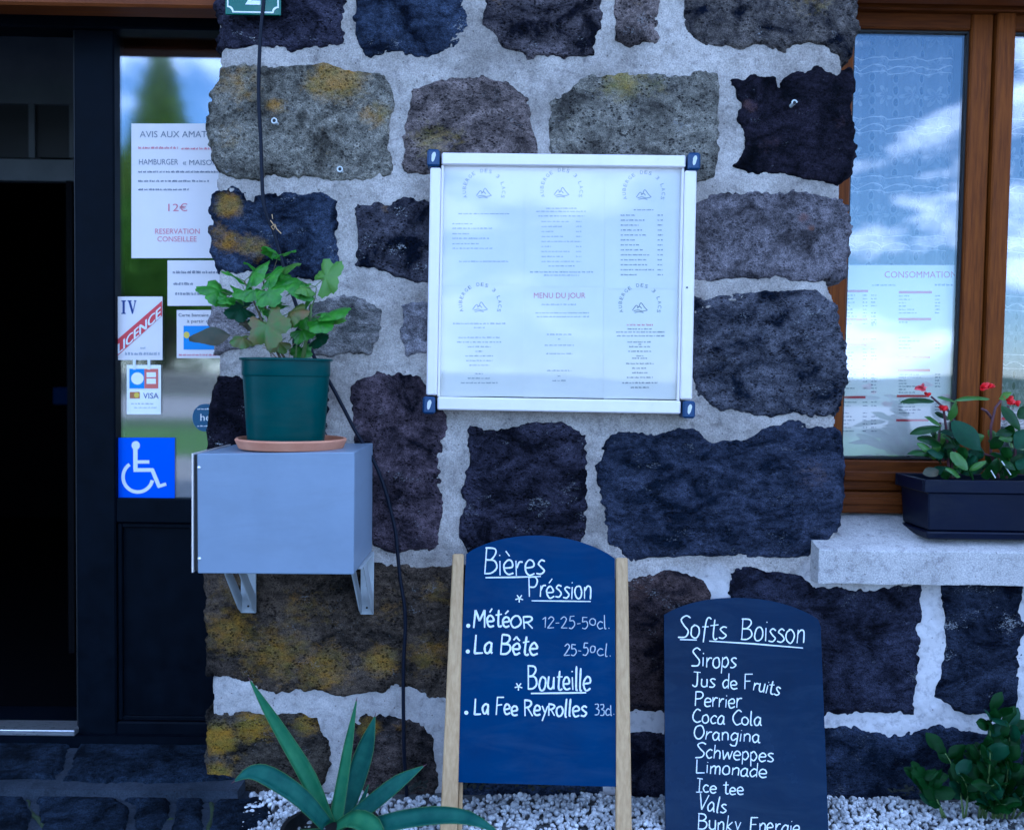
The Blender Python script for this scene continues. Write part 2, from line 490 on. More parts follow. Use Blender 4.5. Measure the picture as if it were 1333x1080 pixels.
M = dict(
    mortar=mortar_mat('mortar', (0.25, 0.22, 0.19), (0.56, 0.50, 0.44), (0.64, 0.60, 0.585)),
    core=plain('wall_core', (0.12, 0.11, 0.10), 0.95, noise=0.3, nscale=20),
    black=plain('door_paint', (0.0020, 0.0036, 0.0070), 0.45, spec=0.05, noise=0.25, nscale=18, bump=0.05),
    black_in=plain('dark_room', (0.003, 0.003, 0.004), 0.95, spec=0.0),  # near-black surfaces: the gloom of the unlit rooms is put into the colour
    room_grey=plain('inner_frame_paint', (0.11, 0.115, 0.12), 0.8, spec=.1, noise=0.1, nscale=9),
    wood=plain('stained_wood', (0.10, 0.025, 0.003), 0.5, spec=.1, noise=0.01, nscale=14, col2=(0.21, 0.058, 0.007), stretch=(9, 9, 0.6), bump=0.15, bscale=90),
    wood_h=plain('stained_wood_rail', (0.06, 0.014, 0.002), 0.5, spec=.1, noise=0.01, nscale=14, col2=(0.13, 0.034, 0.004), stretch=(0.6, 9, 9), bump=0.15, bscale=90),
    beam=plain('lintel_wood', (0.10, 0.022, 0.003), 0.6, spec=.2, noise=0.01, nscale=10, col2=(0.18, 0.045, 0.006), stretch=(0.5, 8, 8), bump=0.3, bscale=60),
    pine=plain('pale_pine', (0.40, 0.24, 0.10), 0.6, noise=0.01, nscale=12, col2=(0.56, 0.37, 0.18), stretch=(10, 10, 0.5), bump=0.2, bscale=120),
    gasket=plain('rubber_gasket', (0.008, 0.008, 0.009), 0.6),
    glass_door=glass_mat('door_glass', 0.17, rough=0.05),
    glass_win=glass_mat('window_glass', 0.095),
    glass_case=glass_mat('case_glass', 0.0),
    paper=plain('paper', (0.82, 0.74, 0.70), 0.75, noise=0.02, nscale=10),
    paper_b=plain('sun_bleached_paper', (0.93, 0.90, 0.83), 0.7, noise=0.04, nscale=6),
    ink=plain('black_ink', (0.05, 0.05, 0.07), 0.6),
    ink_pale=plain('faded_ink', (0.36, 0.38, 0.42), 0.7),
    ink_mid=plain('grey_ink', (0.20, 0.21, 0.25), 0.7),
    ink_red=plain('red_ink', (0.62, 0.05, 0.06), 0.6),
    ink_pink=plain('faded_red_ink', (0.66, 0.20, 0.24), 0.7),
    ink_blue=plain('blue_ink', (0.015, 0.04, 0.20), 0.6),
    sticker_blue=plain('blue_vinyl', (0.0, 0.08, 0.72), 0.35),
    sticker_mid=plain('mid_blue_vinyl', (0.03, 0.25, 0.65), 0.4),
    sticker_yellow=plain('yellow_print', (0.75, 0.55, 0.05), 0.5),
    sticker_teal=plain('dark_teal_vinyl', (0.01, 0.08, 0.16), 0.4),
    white_v=plain('white_vinyl', (0.82, 0.82, 0.80), 0.5),
    alu=plain('white_aluminium', (0.84, 0.76, 0.72), 0.32, metal=0.0, noise=0.03, nscale=20, coat=0.2),
    alu_bright=plain('bare_aluminium', (0.75, 0.75, 0.76), 0.3, metal=0.9, noise=0.08, nscale=30, stretch=(1, 12, 12)),
    cap=plain('blue_plastic', (0.002, 0.036, 0.12), 0.35),
    hole=plain('pale_plug', (0.62, 0.64, 0.62), 0.5),
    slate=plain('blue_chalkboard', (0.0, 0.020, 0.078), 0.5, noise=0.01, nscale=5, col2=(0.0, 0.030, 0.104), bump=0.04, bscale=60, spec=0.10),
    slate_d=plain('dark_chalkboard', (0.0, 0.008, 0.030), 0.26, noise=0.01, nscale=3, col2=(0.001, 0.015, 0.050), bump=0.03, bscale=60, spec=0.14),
    chalk=plain('white_chalk_marker', (0.74, 0.77, 0.77), 0.85, noise=0.12, nscale=260),
    chalk_thin=plain('thin_chalk', (0.42, 0.46, 0.50), 0.9, noise=0.25, nscale=300),
    steel=plain('grey_painted_steel', (0.225, 0.275, 0.355), 0.42, spec=.3, noise=0.06, nscale=8, bump=0.03, bscale=50, coat=0.08),
    steel_l=plain('pale_galvanised_bracket', (0.40, 0.42, 0.43), 0.42, noise=0.12, nscale=26),
    screw=plain('bright_screw', (0.85, 0.85, 0.85), 0.25, metal=0.6),
    pot=plain('green_plastic', (0.0005, 0.050, 0.046), 0.38, spec=.15, noise=0.18, nscale=9, bump=0.04, bscale=60),
    terra=plain('terracotta', (0.50, 0.19, 0.10), 0.75, noise=0.01, nscale=16, col2=(0.62, 0.28, 0.16), bump=0.15, bscale=160),
    soil=plain('potting_soil', (0.018, 0.012, 0.009), 0.95, noise=0.5, nscale=80, bump=0.8, bscale=120),
    leaf=leaf_mat('bright_leaf', (0.014, 0.105, 0.006), (0.095, 0.33, 0.022), 0.4, 45),
    leaf_y=leaf_mat('light_leaf', (0.07, 0.20, 0.02), (0.13, 0.27, 0.04)),
    leaf_old=leaf_mat('old_leaf', (0.035, 0.050, 0.030), (0.085, 0.065, 0.035), 0.7),
    leaf_red=leaf_mat('reddened_leaf', (0.03, 0.18, 0.015), (0.18, 0.10, 0.035), nscale=22),
    stem=plain('plant_stem', (0.13, 0.10, 0.045), 0.7, noise=0.3, nscale=60),
    stem_g=plain('green_stem', (0.11, 0.17, 0.045), 0.6, noise=0.2, nscale=60),
    dry=plain('dry_twig', (0.30, 0.20, 0.14), 0.8, noise=0.2, nscale=60),
    cable=plain('black_cable', (0.003, 0.005, 0.014), 0.5, spec=.2),
    planter=plain('anthracite_plastic', (0.002, 0.0045, 0.018), 0.45, spec=.15, noise=0.15, nscale=7, bump=0.03, bscale=60),
    beg=leaf_mat('begonia_leaf', (0.005, 0.026, 0.006), (0.018, 0.080, 0.010), 0.35, 30, spec=.25),
    beg_l=leaf_mat('young_begonia_leaf', (0.03, 0.12, 0.015), (0.09, 0.20, 0.03), 0.35, 20),
    red=plain('red_petal', (0.70, 0.012, 0.018), 0.45, noise=0.25, nscale=60),
    pink=plain('pink_petal', (0.75, 0.10, 0.12), 0.45, noise=0.2, nscale=60),
    bstem=plain('begonia_stem', (0.10, 0.035, 0.045), 0.5, noise=0.3, nscale=40),
    agave=leaf_mat('agave_leaf', (0.010, 0.075, 0.058), (0.030, 0.135, 0.092), 0.6, 30, spec=.2),
    agave_l=leaf_mat('light_agave_leaf', (0.020, 0.130, 0.058), (0.055, 0.205, 0.080), 0.6, 30, spec=.2),
    agave_edge=plain('agave_margin', (0.07, 0.17, 0.045), 0.6),
    bush=leaf_mat('bush_leaf', (0.003, 0.022, 0.004), (0.010, 0.055, 0.007), 0.5, 20, spec=.15),
    bush_b=leaf_mat('blue_green_bush_leaf', (0.006, 0.038, 0.018), (0.014, 0.075, 0.030), 0.5, 20, spec=.2),
    pebble=plain('white_pebble', (0.22, 0.22, 0.22), 0.75, noise=0.01, nscale=34, col2=(0.86, 0.84, 0.82)),
    blackpot=plain('black_pot', (0.006, 0.006, 0.007), 0.5),
    concrete=mortar_mat('sill_concrete', (0.42, 0.39, 0.36), (0.60, 0.56, 0.52)),
    sign_green=plain('green_enamel', (0.0, 0.095, 0.045), 0.2, coat=0.5),
    sign_white=plain('white_enamel', (0.8, 0.82, 0.8), 0.2, coat=0.5),
    plaster=plain('house_render', (0.34, 0.31, 0.27), 0.9, noise=0.12, nscale=5, bump=0.3, bscale=80),
    roof=plain('roof_tiles', (0.14, 0.06, 0.04), 0.85, noise=0.3, nscale=12),
    joint=mortar_mat('paving_joint', (0.014, 0.020, 0.030), (0.045, 0.055, 0.075)),
    moss=plain('moss', (0.020, 0.035, 0.010), 0.95, noise=0.5, nscale=90, bump=0.8, bscale=200),
)

smear(M['slate'], (.07, .11, .17), .17)
smear(M['slate_d'], (.04, .07, .11), .22)
smear(M['steel'], (.16, .18, .20), .28)
smear(M['planter'], (.02, .022, .025), .6)
smear(M['pot'], (.03, .06, .05), .5)

# ================================================================ THE STONE WALL
def jagged_stone(name, poly, mat, parent, to3, res, lich=(), depth=0.25, proud=0.010, seed=0, jag=1.0, relief=1.0, grow=0.0095, back=None):
    """One rough stone. poly: outline in wall coordinates (a, b); to3(a, b, h) -> world arrays, h = height out of the wall."""
    xs = [p[0] for p in poly]; ys = [p[1] for p in poly]
    m = 0.02
    A = np.arange(min(xs) - m, max(xs) + m, res); B = np.arange(min(ys) - m, max(ys) + m, res)
    X, Y = np.meshgrid(A, B)
    jm = .25 + 1.5 * vnoise(X / .09 + seed, Y / .09, seed + 3)
    jag = jag * jm
    wx = X + jag * (fbm(X, Y, 0.05, 3, seed) * 0.0065 + fbm(X, Y, 0.013, 2, seed + 5) * 0.0036)
    wy = Y + jag * (fbm(X, Y, 0.05, 3, seed + 11) * 0.0065 + fbm(X, Y, 0.013, 2, seed + 16) * 0.0036)
    d, nx, ny = sdf(poly, wx, wy)
    d = d + grow
    dc = (d[:-1, :-1] + d[1:, :-1] + d[:-1, 1:] + d[1:, 1:]) / 4
    keep = dc > -res * 0.5
    # pull the outermost vertices onto the outline
    gx, gy = wx - nx, wy - ny
    gl = np.hypot(gx, gy) + 1e-9
    out = np.clip(-d, 0, None)
    PX = X - gx / gl * out; PY = Y - gy / gl * out
    e = np.clip(d / 0.010, 0, 1); e = e * e * (3 - 2 * e)
    e2 = np.clip(d / 0.05, 0, 1)
    big = fbm(X, Y, 0.11, 3, seed + 40)
    fac = np.abs(fbm(X, Y, 0.045, 4, seed + 50, 0.55))
    rg = np.random.default_rng(seed + 900)
    chip = np.full(X.shape, 1.0)
    for _ in range(int(8 + 60 * (max(xs) - min(xs)) * (max(ys) - min(ys)) / .1)):
        px_, py_ = rg.uniform(min(xs), max(xs)), rg.uniform(min(ys), max(ys))
        ga, gb = rg.normal(0, .13, 2)
        chip = np.minimum(chip, rg.uniform(.004, .016) + ga * (X - px_) + gb * (Y - py_) + fbm(X, Y, .02, 2, seed + 70) * .0008)
    chip = np.clip(chip, -.010, .012)
    rag = np.abs(fbm(X, Y, .020, 4, seed + 61, .6))
    h = -0.011 + e * (0.011 + proud) + e * relief * (big * 0.005 - fac * 0.007 + chip * 1.05 - rag * .0032 + fbm(X, Y, 0.009, 2, seed + 60) * 0.0016) + e2 * 0.002
    fl = np.clip(d / 0.013, 0, 1); fl = fl * fl * (3 - 2 * fl)
    h = np.maximum(h, -0.011 + .0165 * fl + e2 * .001 + fl * fbm(X, Y, .012, 3, seed + 62) * .0012)
    pos = to3(PX, PY, h)
    V, Q, used = grid_mesh(keep, pos)
    nv = len(V)
    V, Q = add_skirt(V, Q, back if back is not None else (0, depth, 0))
    o = mesh_obj(name, V, Q, mat, parent, smooth=True)
    la = np.zeros(len(V))
    if lich:
        L = np.zeros_like(X)
        for (lx, ly, lr, ls) in lich:
            L = np.maximum(L, ls * np.exp(-((X - lx) ** 2 + ((Y - ly) * 1.2) ** 2) / (lr * lr)))
        la[:nv] = L.ravel()[used]
    at = o.data.attributes.new('lichen', 'FLOAT', 'POINT')
    at.data.foreach_set('value', la.astype(np.float32))
    return o

def wall3(X, Z, h):
    return np.stack([X, -h, Z], -1)

def wp(px, py):
    v = P(px, py, 0.0); return (v.x, v.z)

stone_wall = empty('stone_wall', (0, 0, 0), 'rough wall of dark volcanic stones set in pale mortar between the door and the window', 'wall')

NAVY, NAVY2 = (0.006, 0.008, 0.017), (0.026, 0.031, 0.054)
GREY, GREY2 = (0.095, 0.078, 0.062), (0.25, 0.205, 0.155)
MAUV, MAUV2 = (0.080, 0.058, 0.052), (0.215, 0.152, 0.130)
PURP, PURP2 = (0.010, 0.009, 0.015), (0.050, 0.041, 0.058)
BLAK, BLAK2 = (0.004, 0.004, 0.007), (0.020, 0.015, 0.022)
BRWN, BRWN2 = (0.030, 0.023, 0.018), (0.100, 0.066, 0.045)
SLAT, SLAT2 = (0.010, 0.014, 0.026), (0.046, 0.053, 0.082)
OCH = (0.40, 0.19, 0.016)
YEL = (0.38, 0.24, 0.030)
# outline (photo pixels on the wall plane), tones, lichen colour, pits, flecks, proud, lichen patches (px, py, radius px, strength)
ST = [
 ([(281,-75),(449,-75),(447,30),(446,52),(440,57),(415,62),(380,63),(330,61),(282,61)], PURP, PURP2, OCH, 1, .7, .012, []),
 ([(464,-75),(461,50),(469,69),(520,68),(557,73),(594,62),(607,40),(602,-75)], NAVY, SLAT2, OCH, .5, .8, .010, []),
 ([(628,-75),(630,32),(645,44),(655,61),(692,71),(737,77),(772,73),(780,33),(785,-75)], PURP, (.125,.095,.095), OCH, 1, .6, .012, [(650,-10,40,.5)]),
 ([(801,-75),(801,52),(817,58),(843,61),(857,57),(859,-75)], MAUV, MAUV2, OCH, 1, .5, .008, [(830,10,30,.4)]),
 ([(898,-75),(890,20),(892,43),(907,58),(947,62),(987,57),(1027,63),(1053,55),(1080,62),(1097,78),(1107,72),(1112,40),(1116,-75)], NAVY, (.15,.115,.095), YEL, .8, .7, .012, [(1060,0,45,.6)]),
 ([(290,89),(321,84),(371,88),(419,83),(459,95),(493,96),(506,108),(511,135),(506,189),(503,226),(479,233),(446,233),(405,230),(354,233),(311,233),(290,226),(277,209),(276,169),(278,115)], (.095,.078,.058), (.245,.200,.150), OCH, .8, .5, .014, [(440,103,40,1.35),(415,112,22,1.2),(360,138,16,1.15),(310,110,45,.75),(490,150,30,.85),(300,180,40,.55),(420,190,70,.35)]),
 ([(537,118),(564,108),(604,103),(638,101),(668,111),(689,135),(695,182),(699,212),(640,226),(530,226),(523,216),(525,182),(532,145)], MAUV, MAUV2, YEL, 1, .3, .010, [(560,185,38,.75),(590,180,30,.6)]),
 ([(715,153),(715,133),(743,117),(760,100),(800,95),(867,100),(933,95),(937,103),(932,150),(933,200),(930,230),(917,236),(720,232),(713,190)], GREY, GREY2, YEL, 1, .4, .012, [(810,105,40,1.0),(850,115,25,.7),(740,160,20,.4)]),
 ([(953,107),(987,97),(1006,104),(1010,120),(1020,106),(1033,93),(1053,92),(1083,95),(1107,90),(1108,133),(1113,200),(1108,227),(1087,238),(1053,232),(1020,223),(987,227),(955,220),(967,200),(972,173),(961,150),(967,130)], BLAK, BLAK2, (.12,.06,.04), .4, .25, .016, [(975,138,12,1.1),(1000,190,25,.6),(1095,160,18,.5)]),
 ([(279,253),(313,251),(322,262),(340,256),(396,258),(418,251),(437,262),(435,309),(439,342),(424,356),(393,360),(351,357),(307,356),(284,349),(277,333),(276,273)], NAVY, SLAT2, OCH, .5, .7, .014, [(298,268,20,1.6),(300,315,22,1.15),(330,322,24,1.1),(285,300,20,.8)]),
 ([(466,267),(513,262),(552,260),(600,262),(600,366),(540,366),(500,353),(466,344),(467,304)], NAVY, (.085,.070,.080), OCH, 1, 1.0, .010, [(500,272,10,.6)]),
 ([(900,275),(913,263),(947,253),(983,250),(1047,250),(1097,262),(1106,300),(1101,358),(1092,364),(1002,362),(940,364),(900,367)], (.080,.064,.064), (.200,.158,.158), (.22,.09,.04), .7, .25, .014, [(1045,284,9,1.2),(1055,297,6,1.2)]),
 ([(278,392),(300,385),(335,392),(342,420),(330,452),(279,456),(275,425)], (.26,.20,.19), (.40,.32,.29), YEL, .3, .3, .004, []),
 ([(402,398),(430,388),(470,388),(492,400),(496,428),(480,457),(430,464),(405,452)], (.17,.15,.13), (.33,.27,.24), YEL, .4, .3, .004, [(430,420,28,.55)]),
 ([(524,398),(545,392),(600,394),(600,462),(531,460),(524,430)], (.18,.15,.15), (.31,.26,.26), YEL, .4, .4, .004, []),
 ([(895,390),(918,392),(950,382),(1005,380),(1062,379),(1086,394),(1092,430),(1098,470),(1097,515),(1084,537),(1040,540),(1000,541),(960,535),(930,531),(915,515),(895,480)], SLAT, (.115,.100,.110), OCH, 1, .8, .016, []),
 ([(283,492),(317,489),(370,487),(424,500),(429,560),(425,604),(276,606),(272,560),(278,520)], BLAK, BLAK2, OCH, 1, 1.2, .014, []),
 ([(457,503),(493,485),(543,489),(572,530),(581,561),(572,592),(575,649),(566,712),(512,719),(488,709),(470,690),(462,600)], PURP, (.100,.066,.074), YEL, .9, .5, .012, []),
 ([(612,556),(650,560),(690,551),(742,553),(760,566),(763,640),(757,722),(700,724),(610,720),(598,700),(603,650),(610,600)], PURP, PURP2, OCH, 1, .5, .012, []),
 ([(787,576),(808,562),(852,564),(901,561),(925,577),(969,571),(992,557),(1027,554),(1065,555),(1093,564),(1096,608),(1093,684),(1051,724),(998,723),(895,722),(822,726),(796,712),(785,660),(781,608)], SLAT, (.046,.047,.070), (.17,.11,.07), .7, .35, .016, [(1060,620,35,.7),(860,680,40,.3)]),
 ([(271,728),(360,733),(430,728),(487,735),(537,740),(592,733),(640,735),(640,900),(588,906),(560,903),(530,889),(513,890),(490,898),(447,905),(407,894),(373,903),(333,894),(300,879),(272,880)], BRWN, BRWN2, OCH, .9, .35, .012, [(300,820,50,.9),(360,850,60,.9),(420,870,50,.95),(495,860,30,1.1),(560,850,40,.85),(400,790,60,.6),(500,790,50,.5),(570,770,30,.7),(300,770,40,.6)]),
 ([(735,755),(819,749),(849,745),(884,746),(910,754),(921,772),(926,850),(924,921),(870,926),(819,924),(735,930)], PURP, (.085,.052,.046), (.20,.08,.03), .8, .4, .010, [(830,770,25,.6)]),
 ([(951,746),(963,741),(983,745),(1027,744),(1045,750),(1062,765),(1120,770),(1198,762),(1197,820),(1193,870),(1188,926),(1130,925),(1060,928),(960,925),(951,850)], PURP, (.038,.035,.054), OCH, .7, .3, .012, []),
 ([(1227,758),(1229,800),(1233,834),(1226,882),(1217,904),(1245,922),(1270,929),(1322,926),(1326,880),(1329,800),(1330,758)], NAVY, (.032,.034,.052), OCH, .8, .9, .012, []),
 ([(1346,758),(1344,840),(1350,920),(1480,924),(1500,758)], SLAT, SLAT2, OCH, .8, .6, .012, []),
 ([(271,931),(307,927),(343,930),(393,927),(413,933),(423,967),(427,997),(420,1020),(400,1062),(300,1062),(272,1056)], BRWN, (.09,.065,.045), (.48,.23,.012), .9, .3, .014, [(285,960,28,1.5),(285,1005,22,1.3),(330,945,30,1.2),(400,940,26,.9),(310,985,24,.5)]),
 ([(460,941),(493,934),(543,938),(564,960),(566,1020),(558,1060),(453,1060),(456,1003)], (.03,.024,.022), (.11,.075,.06), OCH, .9, .3, .012, [(480,945,22,1.0),(520,945,16,.6)]),
 ([(600,950),(660,944),(780,950),(786,1000),(780,1060),(598,1060)], SLAT, SLAT2, OCH, .8, .3, .010, []),
 ([(806,955),(860,952),(950,954),(958,1000),(955,1062),(806,1062)], NAVY, PURP2, OCH, .8, .3, .010, []),
 ([(975,953),(1074,948),(1097,946),(1154,957),(1185,956),(1226,949),(1290,958),(1300,1062),(975,1062)], SLAT, (.036,.041,.066), OCH, .7, .3, .012, []),
 ([(1318,956),(1400,950),(1500,955),(1500,1062),(1316,1062)], NAVY, SLAT2, OCH, .7, .3, .012, []),
]
RES = 0.0034
for i, (pl, c1, c2, lc, pits, fl, proud, lich) in enumerate(ST):
    poly = [wp(*q) for q in pl]
    lk = [(*wp(a, b), r * 0.002, s) for (a, b, r, s) in lich]
    mt = stone_mat('volcanic_stone', c1, c2, lc, pits, fl, seed=100 + i)
    jagged_stone('stone', poly, mt, stone_wall, wall3, RES, lk, 0.22, proud, seed=7 * i + 3, jag=1.25, relief=1.0)

# mortar: one sheet flush with the stones' edges, left out where a stone covers it fully
MPOLY = [wp(*q) for q in [(284,-80),(285,75),(281,240),(284,360),(283,480),(277,590),(276,740),(275,900),(275,1062),(1500,1062),(1500,745),(1088,738),(1088,690),(1085,600),
                          (1088,547),(1090,400),(1080,378),(1078,368),(1098,300),(1093,255),(1105,150),(1097,70),(1106,-80)]]
_mx = [p[0] for p in MPOLY]; _mz = [p[1] for p in MPOLY]
_a = np.arange(min(_mx) - .01, max(_mx) + .01, 0.004); _b = np.arange(min(_mz) - .01, max(_mz) + .01, 0.004)
_X, _Z = np.meshgrid(_a, _b)
_d, _nx, _nz = sdf(MPOLY, _X + fbm(_X, _Z, .03, 3, 900) * .004, _Z + fbm(_X, _Z, .03, 3, 901) * .004)
_cov = np.full(_X.shape, -1.0)
for s_ in ST:
    pl = [wp(*q) for q in s_[0]]
    x0, x1 = min(p[0] for p in pl), max(p[0] for p in pl); z0, z1 = min(p[1] for p in pl), max(p[1] for p in pl)
    j0, j1 = np.searchsorted(_a, (x0, x1)); i0, i1 = np.searchsorted(_b, (z0, z1))
    if i1 > i0 and j1 > j0:
        dd, _, _ = sdf(pl, _X[i0:i1, j0:j1], _Z[i0:i1, j0:j1])
        _cov[i0:i1, j0:j1] = np.maximum(_cov[i0:i1, j0:j1], dd)
_k = (_d > 0) & (_cov < 0.022)
_keep = _k[:-1, :-1] & _k[1:, :-1] & _k[:-1, 1:] & _k[1:, 1:]
_edge = np.clip(_d / .02, 0, 1)
_h = fbm(_X, _Z, .16, 3, 910) * .0045 + fbm(_X, _Z, .035, 4, 911) * .0028 + fbm(_X, _Z, .010, 2, 912) * .0009 - (1 - _edge) ** 2 * .012
V_, Q_, _ = grid_mesh(_keep, wall3(_X, _Z, _h))
V_, Q_ = add_skirt(V_, Q_, (0, 0.20, 0))
_mo = mesh_obj('mortar', V_, Q_, M['mortar'], stone_wall, smooth=True)
# mortar colour turns whiter lower down the wall, most to the right
_zc = P(900, 740).z
_fr = 1.0 * np.clip((_zc - V_[:, 2]) / .10 + fbm(V_[:, 0], V_[:, 2], .12, 3, 930) * .6, 0, 1) * np.clip(.35 + (V_[:, 0] + .2) / .6, .25, 1)
_mo.data.attributes.new('pale_low', 'FLOAT', 'POINT').data.foreach_set('value', _fr.astype(np.float32))
# the rubble core behind the face stones (keeps light out between them)
c = MB()
xl, xr = P(290, 500).x, P(1070, 500).x
c.box(xl, xr, 0.035, 0.40, -0.1, P(600, -80).z + 0.02)
c.box(xr - 0.001, P(1500, 800).x, 0.036, 0.40, -0.1, P(1200, 745).z - 0.02)
c.out('wall_core', M['core'], stone_wall)

# ================================================================ THE HOUSE AROUND IT (mostly out of frame)
top_z = P(600, -80).z
house = empty('stone_house', (0, 3, 0), 'inn behind the stone wall, wooden beam over its dark doorway', 'house')
XL, XR = -4.2, 5.0
zl = P(100, 12, 0.06).z          # underside of the beam over the door
bm_ = MB(); bm_.box(-2.6, P(282, 0).x - 0.004, 0.035, 0.11, zl, zl + 0.24, 0.006)
bm_.out('door_beam', M['beam'], house)
zw = P(1200, -6, 0.06).z
bm_ = MB(); bm_.box(P(1112, 0).x + .004, 3.0, 0.03, 0.12, zw, zw + 0.24, 0.006)
bm_.out('window_beam', M['beam'], house)
w = MB()
w.box(XL, XR, 0.012, 0.30, top_z + 0.03, 6.0)
w.box(XL, -2.6, 0.0121, 0.301, -0.05, top_z + 0.03)
w.box(2.9, XR, 0.0122, 0.302, -0.05, top_z + 0.03)
w.box(-2.6, P(284, 0).x, 0.045, 0.28, zl + 0.235, top_z + 0.035)
w.box(P(1110, 0).x, 3.0, 0.045, 0.28, zw + 0.235, top_z + 0.035)
w.box(XL, XL + .3, 0.30, 7.0, -0.05, 6.0)
w.box(XR - .3, XR, 0.30, 7.0, -0.05, 6.0)
w.box(XL, XR, 6.7, 7.001, -0.05, 6.0)
w.out('wall', M['plaster'], house)
r_ = MB(); r_.prism([(XL - .3, -.35, 5.95), (XL - .3, 3.5, 8.2), (XL - .3, 7.35, 5.95)], (XR - XL + .6, 0, 0)); r_.out('roof', M['roof'], house)
# dark rooms behind door and window
rm = MB()
rm.box(XL + .3, XR - .3, 0.31, 6.69, -0.04, 0.02)
rm.box(XL + .3, XR - .3, 0.32, 6.69, 2.6, 2.64)
rm.box(-0.2, -0.1, 0.41, 6.69, 0.02, 2.6)
rm.box(-0.1, XR - .3, 2.6, 2.7, 0.02, 2.6)
rm.box(XL + .3, -0.2, 4.2, 4.3, 0.02, 2.6)
tag(rm.out('indoor_room', M['black_in']), 'dim room behind the door and the window', 'room', kind='structure')

# ================================================================ ENTRANCE DOOR
DY = 0.20                        # plane of the door's face
door = empty('entrance_door', (P(150, 900, DY).x, DY, 0.06), 'black glazed entrance door with notices stuck on its right pane', 'door')
def rect(mb, x0, y0, x1, y1, Y, t, bev=0.003, xl=None, xr=None):
    """a board whose front face spans photo pixels x0..x1, y0..y1 on plane Y and is t thick"""
    ym, xm = (y0 + y1) / 2, (x0 + x1) / 2
    a = [P(x0, y1, Y), P(x1, y1, Y), P(x1, y0, Y), P(x0, y0, Y)]
    X0, X1 = (a[0].x + a[3].x) / 2, (a[1].x + a[2].x) / 2
    Z0, Z1 = (a[0].z + a[1].z) / 2, (a[2].z + a[3].z) / 2
    mb.box(X0, X1, Y, Y + t, Z0, Z1, bev)
    return X0, X1, Z0, Z1
dz0 = P(200, 958, DY).z
xs97, xs150 = P(98, 500, DY).x, P(149, 340, DY).x
z12, z38 = P(100, 5, DY).z, P(160, 39, DY).z
xR = P(330, 400, DY).x
f = MB()
f.box(-2.5, xR, DY - .01, DY + .07, z38, z12 + .3, .004)
f.out('head_rail', M['black'], door)
f = MB(); f.box(xs97, xs150, DY, DY + .07, dz0, z38, .004); f.out('stile', M['black'], door)
f = MB(); f.box(xs97 - .006, xs97 - .001, DY + .012, DY + .06, dz0, z38); f.out('weather_strip', M['gasket'], door)
f = MB(); f.box(xR - .0, xR + .08, DY, DY + .07, dz0, z38, .004); f.out('stile', M['black'], door)
zg0 = P(200, 649, DY).z; zp1 = P(200, 681, DY).z; zp0 = P(200, 940, DY).z
f = MB(); f.box(xs150, xR, DY + .002, DY + .068, zp1, zg0, .004); f.out('middle_rail', M['black'], door)
f = MB(); f.box(xs150, xR, DY + .002, DY + .068, dz0, zp0, .004); f.out('bottom_rail', M['black'], door)
f = MB(); f.box(xs150 + .001, xR - .001, DY + .022, DY + .05, zp0 + .001, zp1 - .001)
f.out('lower_panel', M['black'], door)
f = MB()
for (a, b, c_, d_) in ((xs150 + .002, xs150 + .014, zp0 + .002, zp1 - .002),):
    f.box(a, b, DY + .010, DY + .021, c_, d_, .002)
f.box(xs150 + .015, xR - .002, DY + .010, DY + .021, zp1 - .014, zp1 - .002, .002)
f.box(xs150 + .015, xR - .002, DY + .010, DY + .021, zp0 + .002, zp0 + .014, .002)
f.out('panel_moulding', M['black'], door)
GY = DY + .022                   # glass plane
f = MB(); f.box(xs150 - .002, xR + .002, GY, GY + .006, zg0 - .002, z38 + .002); f.out('glass_pane', M['glass_door'], door)
# threshold
zt = P(50, 951, DY - .02).z
f = MB(); f.box(-2.5, xs97 + .004, DY - .025, DY + .05, zt - .012, zt + .004, .002); f.out('metal_threshold', M['alu_bright'], door)
f = MB(); f.box(-2.5, xR, DY - .02, DY + .2, -.05, zt - .013); f.out('door_step', M['black'], door)

# glazed inner screen seen through the left leaf
IY = 1.05
scr = empty('inner_screen', (P(40, 200, IY).x, IY, 0), 'grey glazed inner screen with small dark panes inside the dark hallway', 'partition')
q = MB(); rect(q, -160, -40, 96, 134, IY, .04, 0); q.out('top_panel', M['room_grey'], scr)
q = MB(); rect(q, -160, 206, 96, 234, IY, .041, 0); q.out('rail', M['room_grey'], scr)
q = MB(); rect(q, 90, 134.5, 96, 205.5, IY, .04, 0); q.out('upright', M['room_grey'], scr)
q = MB(); rect(q, 37, 134.5, 45, 205.5, IY, .04, 0); q.out('upright', M['room_grey'], scr)
q = MB(); rect(q, -20, 134.5, -12, 205.5, IY, .04, 0); q.out('upright', M['room_grey'], scr)
q = MB(); rect(q, 45.2, 134.7, 89.8, 205.3, IY + .015, .005, 0); q.out('pane', M['gasket'], scr)
q = MB(); rect(q, -11.8, 134.7, 36.8, 205.3, IY + .015, .005, 0); q.out('pane', M['gasket'], scr)
q = MB(); rect(q, 88, 235, 96, 1000, IY, .04, 0); q.out('upright', plain('dark_screen_post', (.004, .004, .005), .9, spec=.1), scr)  # this post is coloured near-black to stand for the hallway's darkness
q = MB(); rect(q, 68, 504, 95, 527, IY + .3, .05, .006); tag(q.out('storage_box', plain('dim_blue_box', (.001, .006, .022), .9, spec=.05)), 'small dim blue box in the dark hallway behind the glass', 'box')

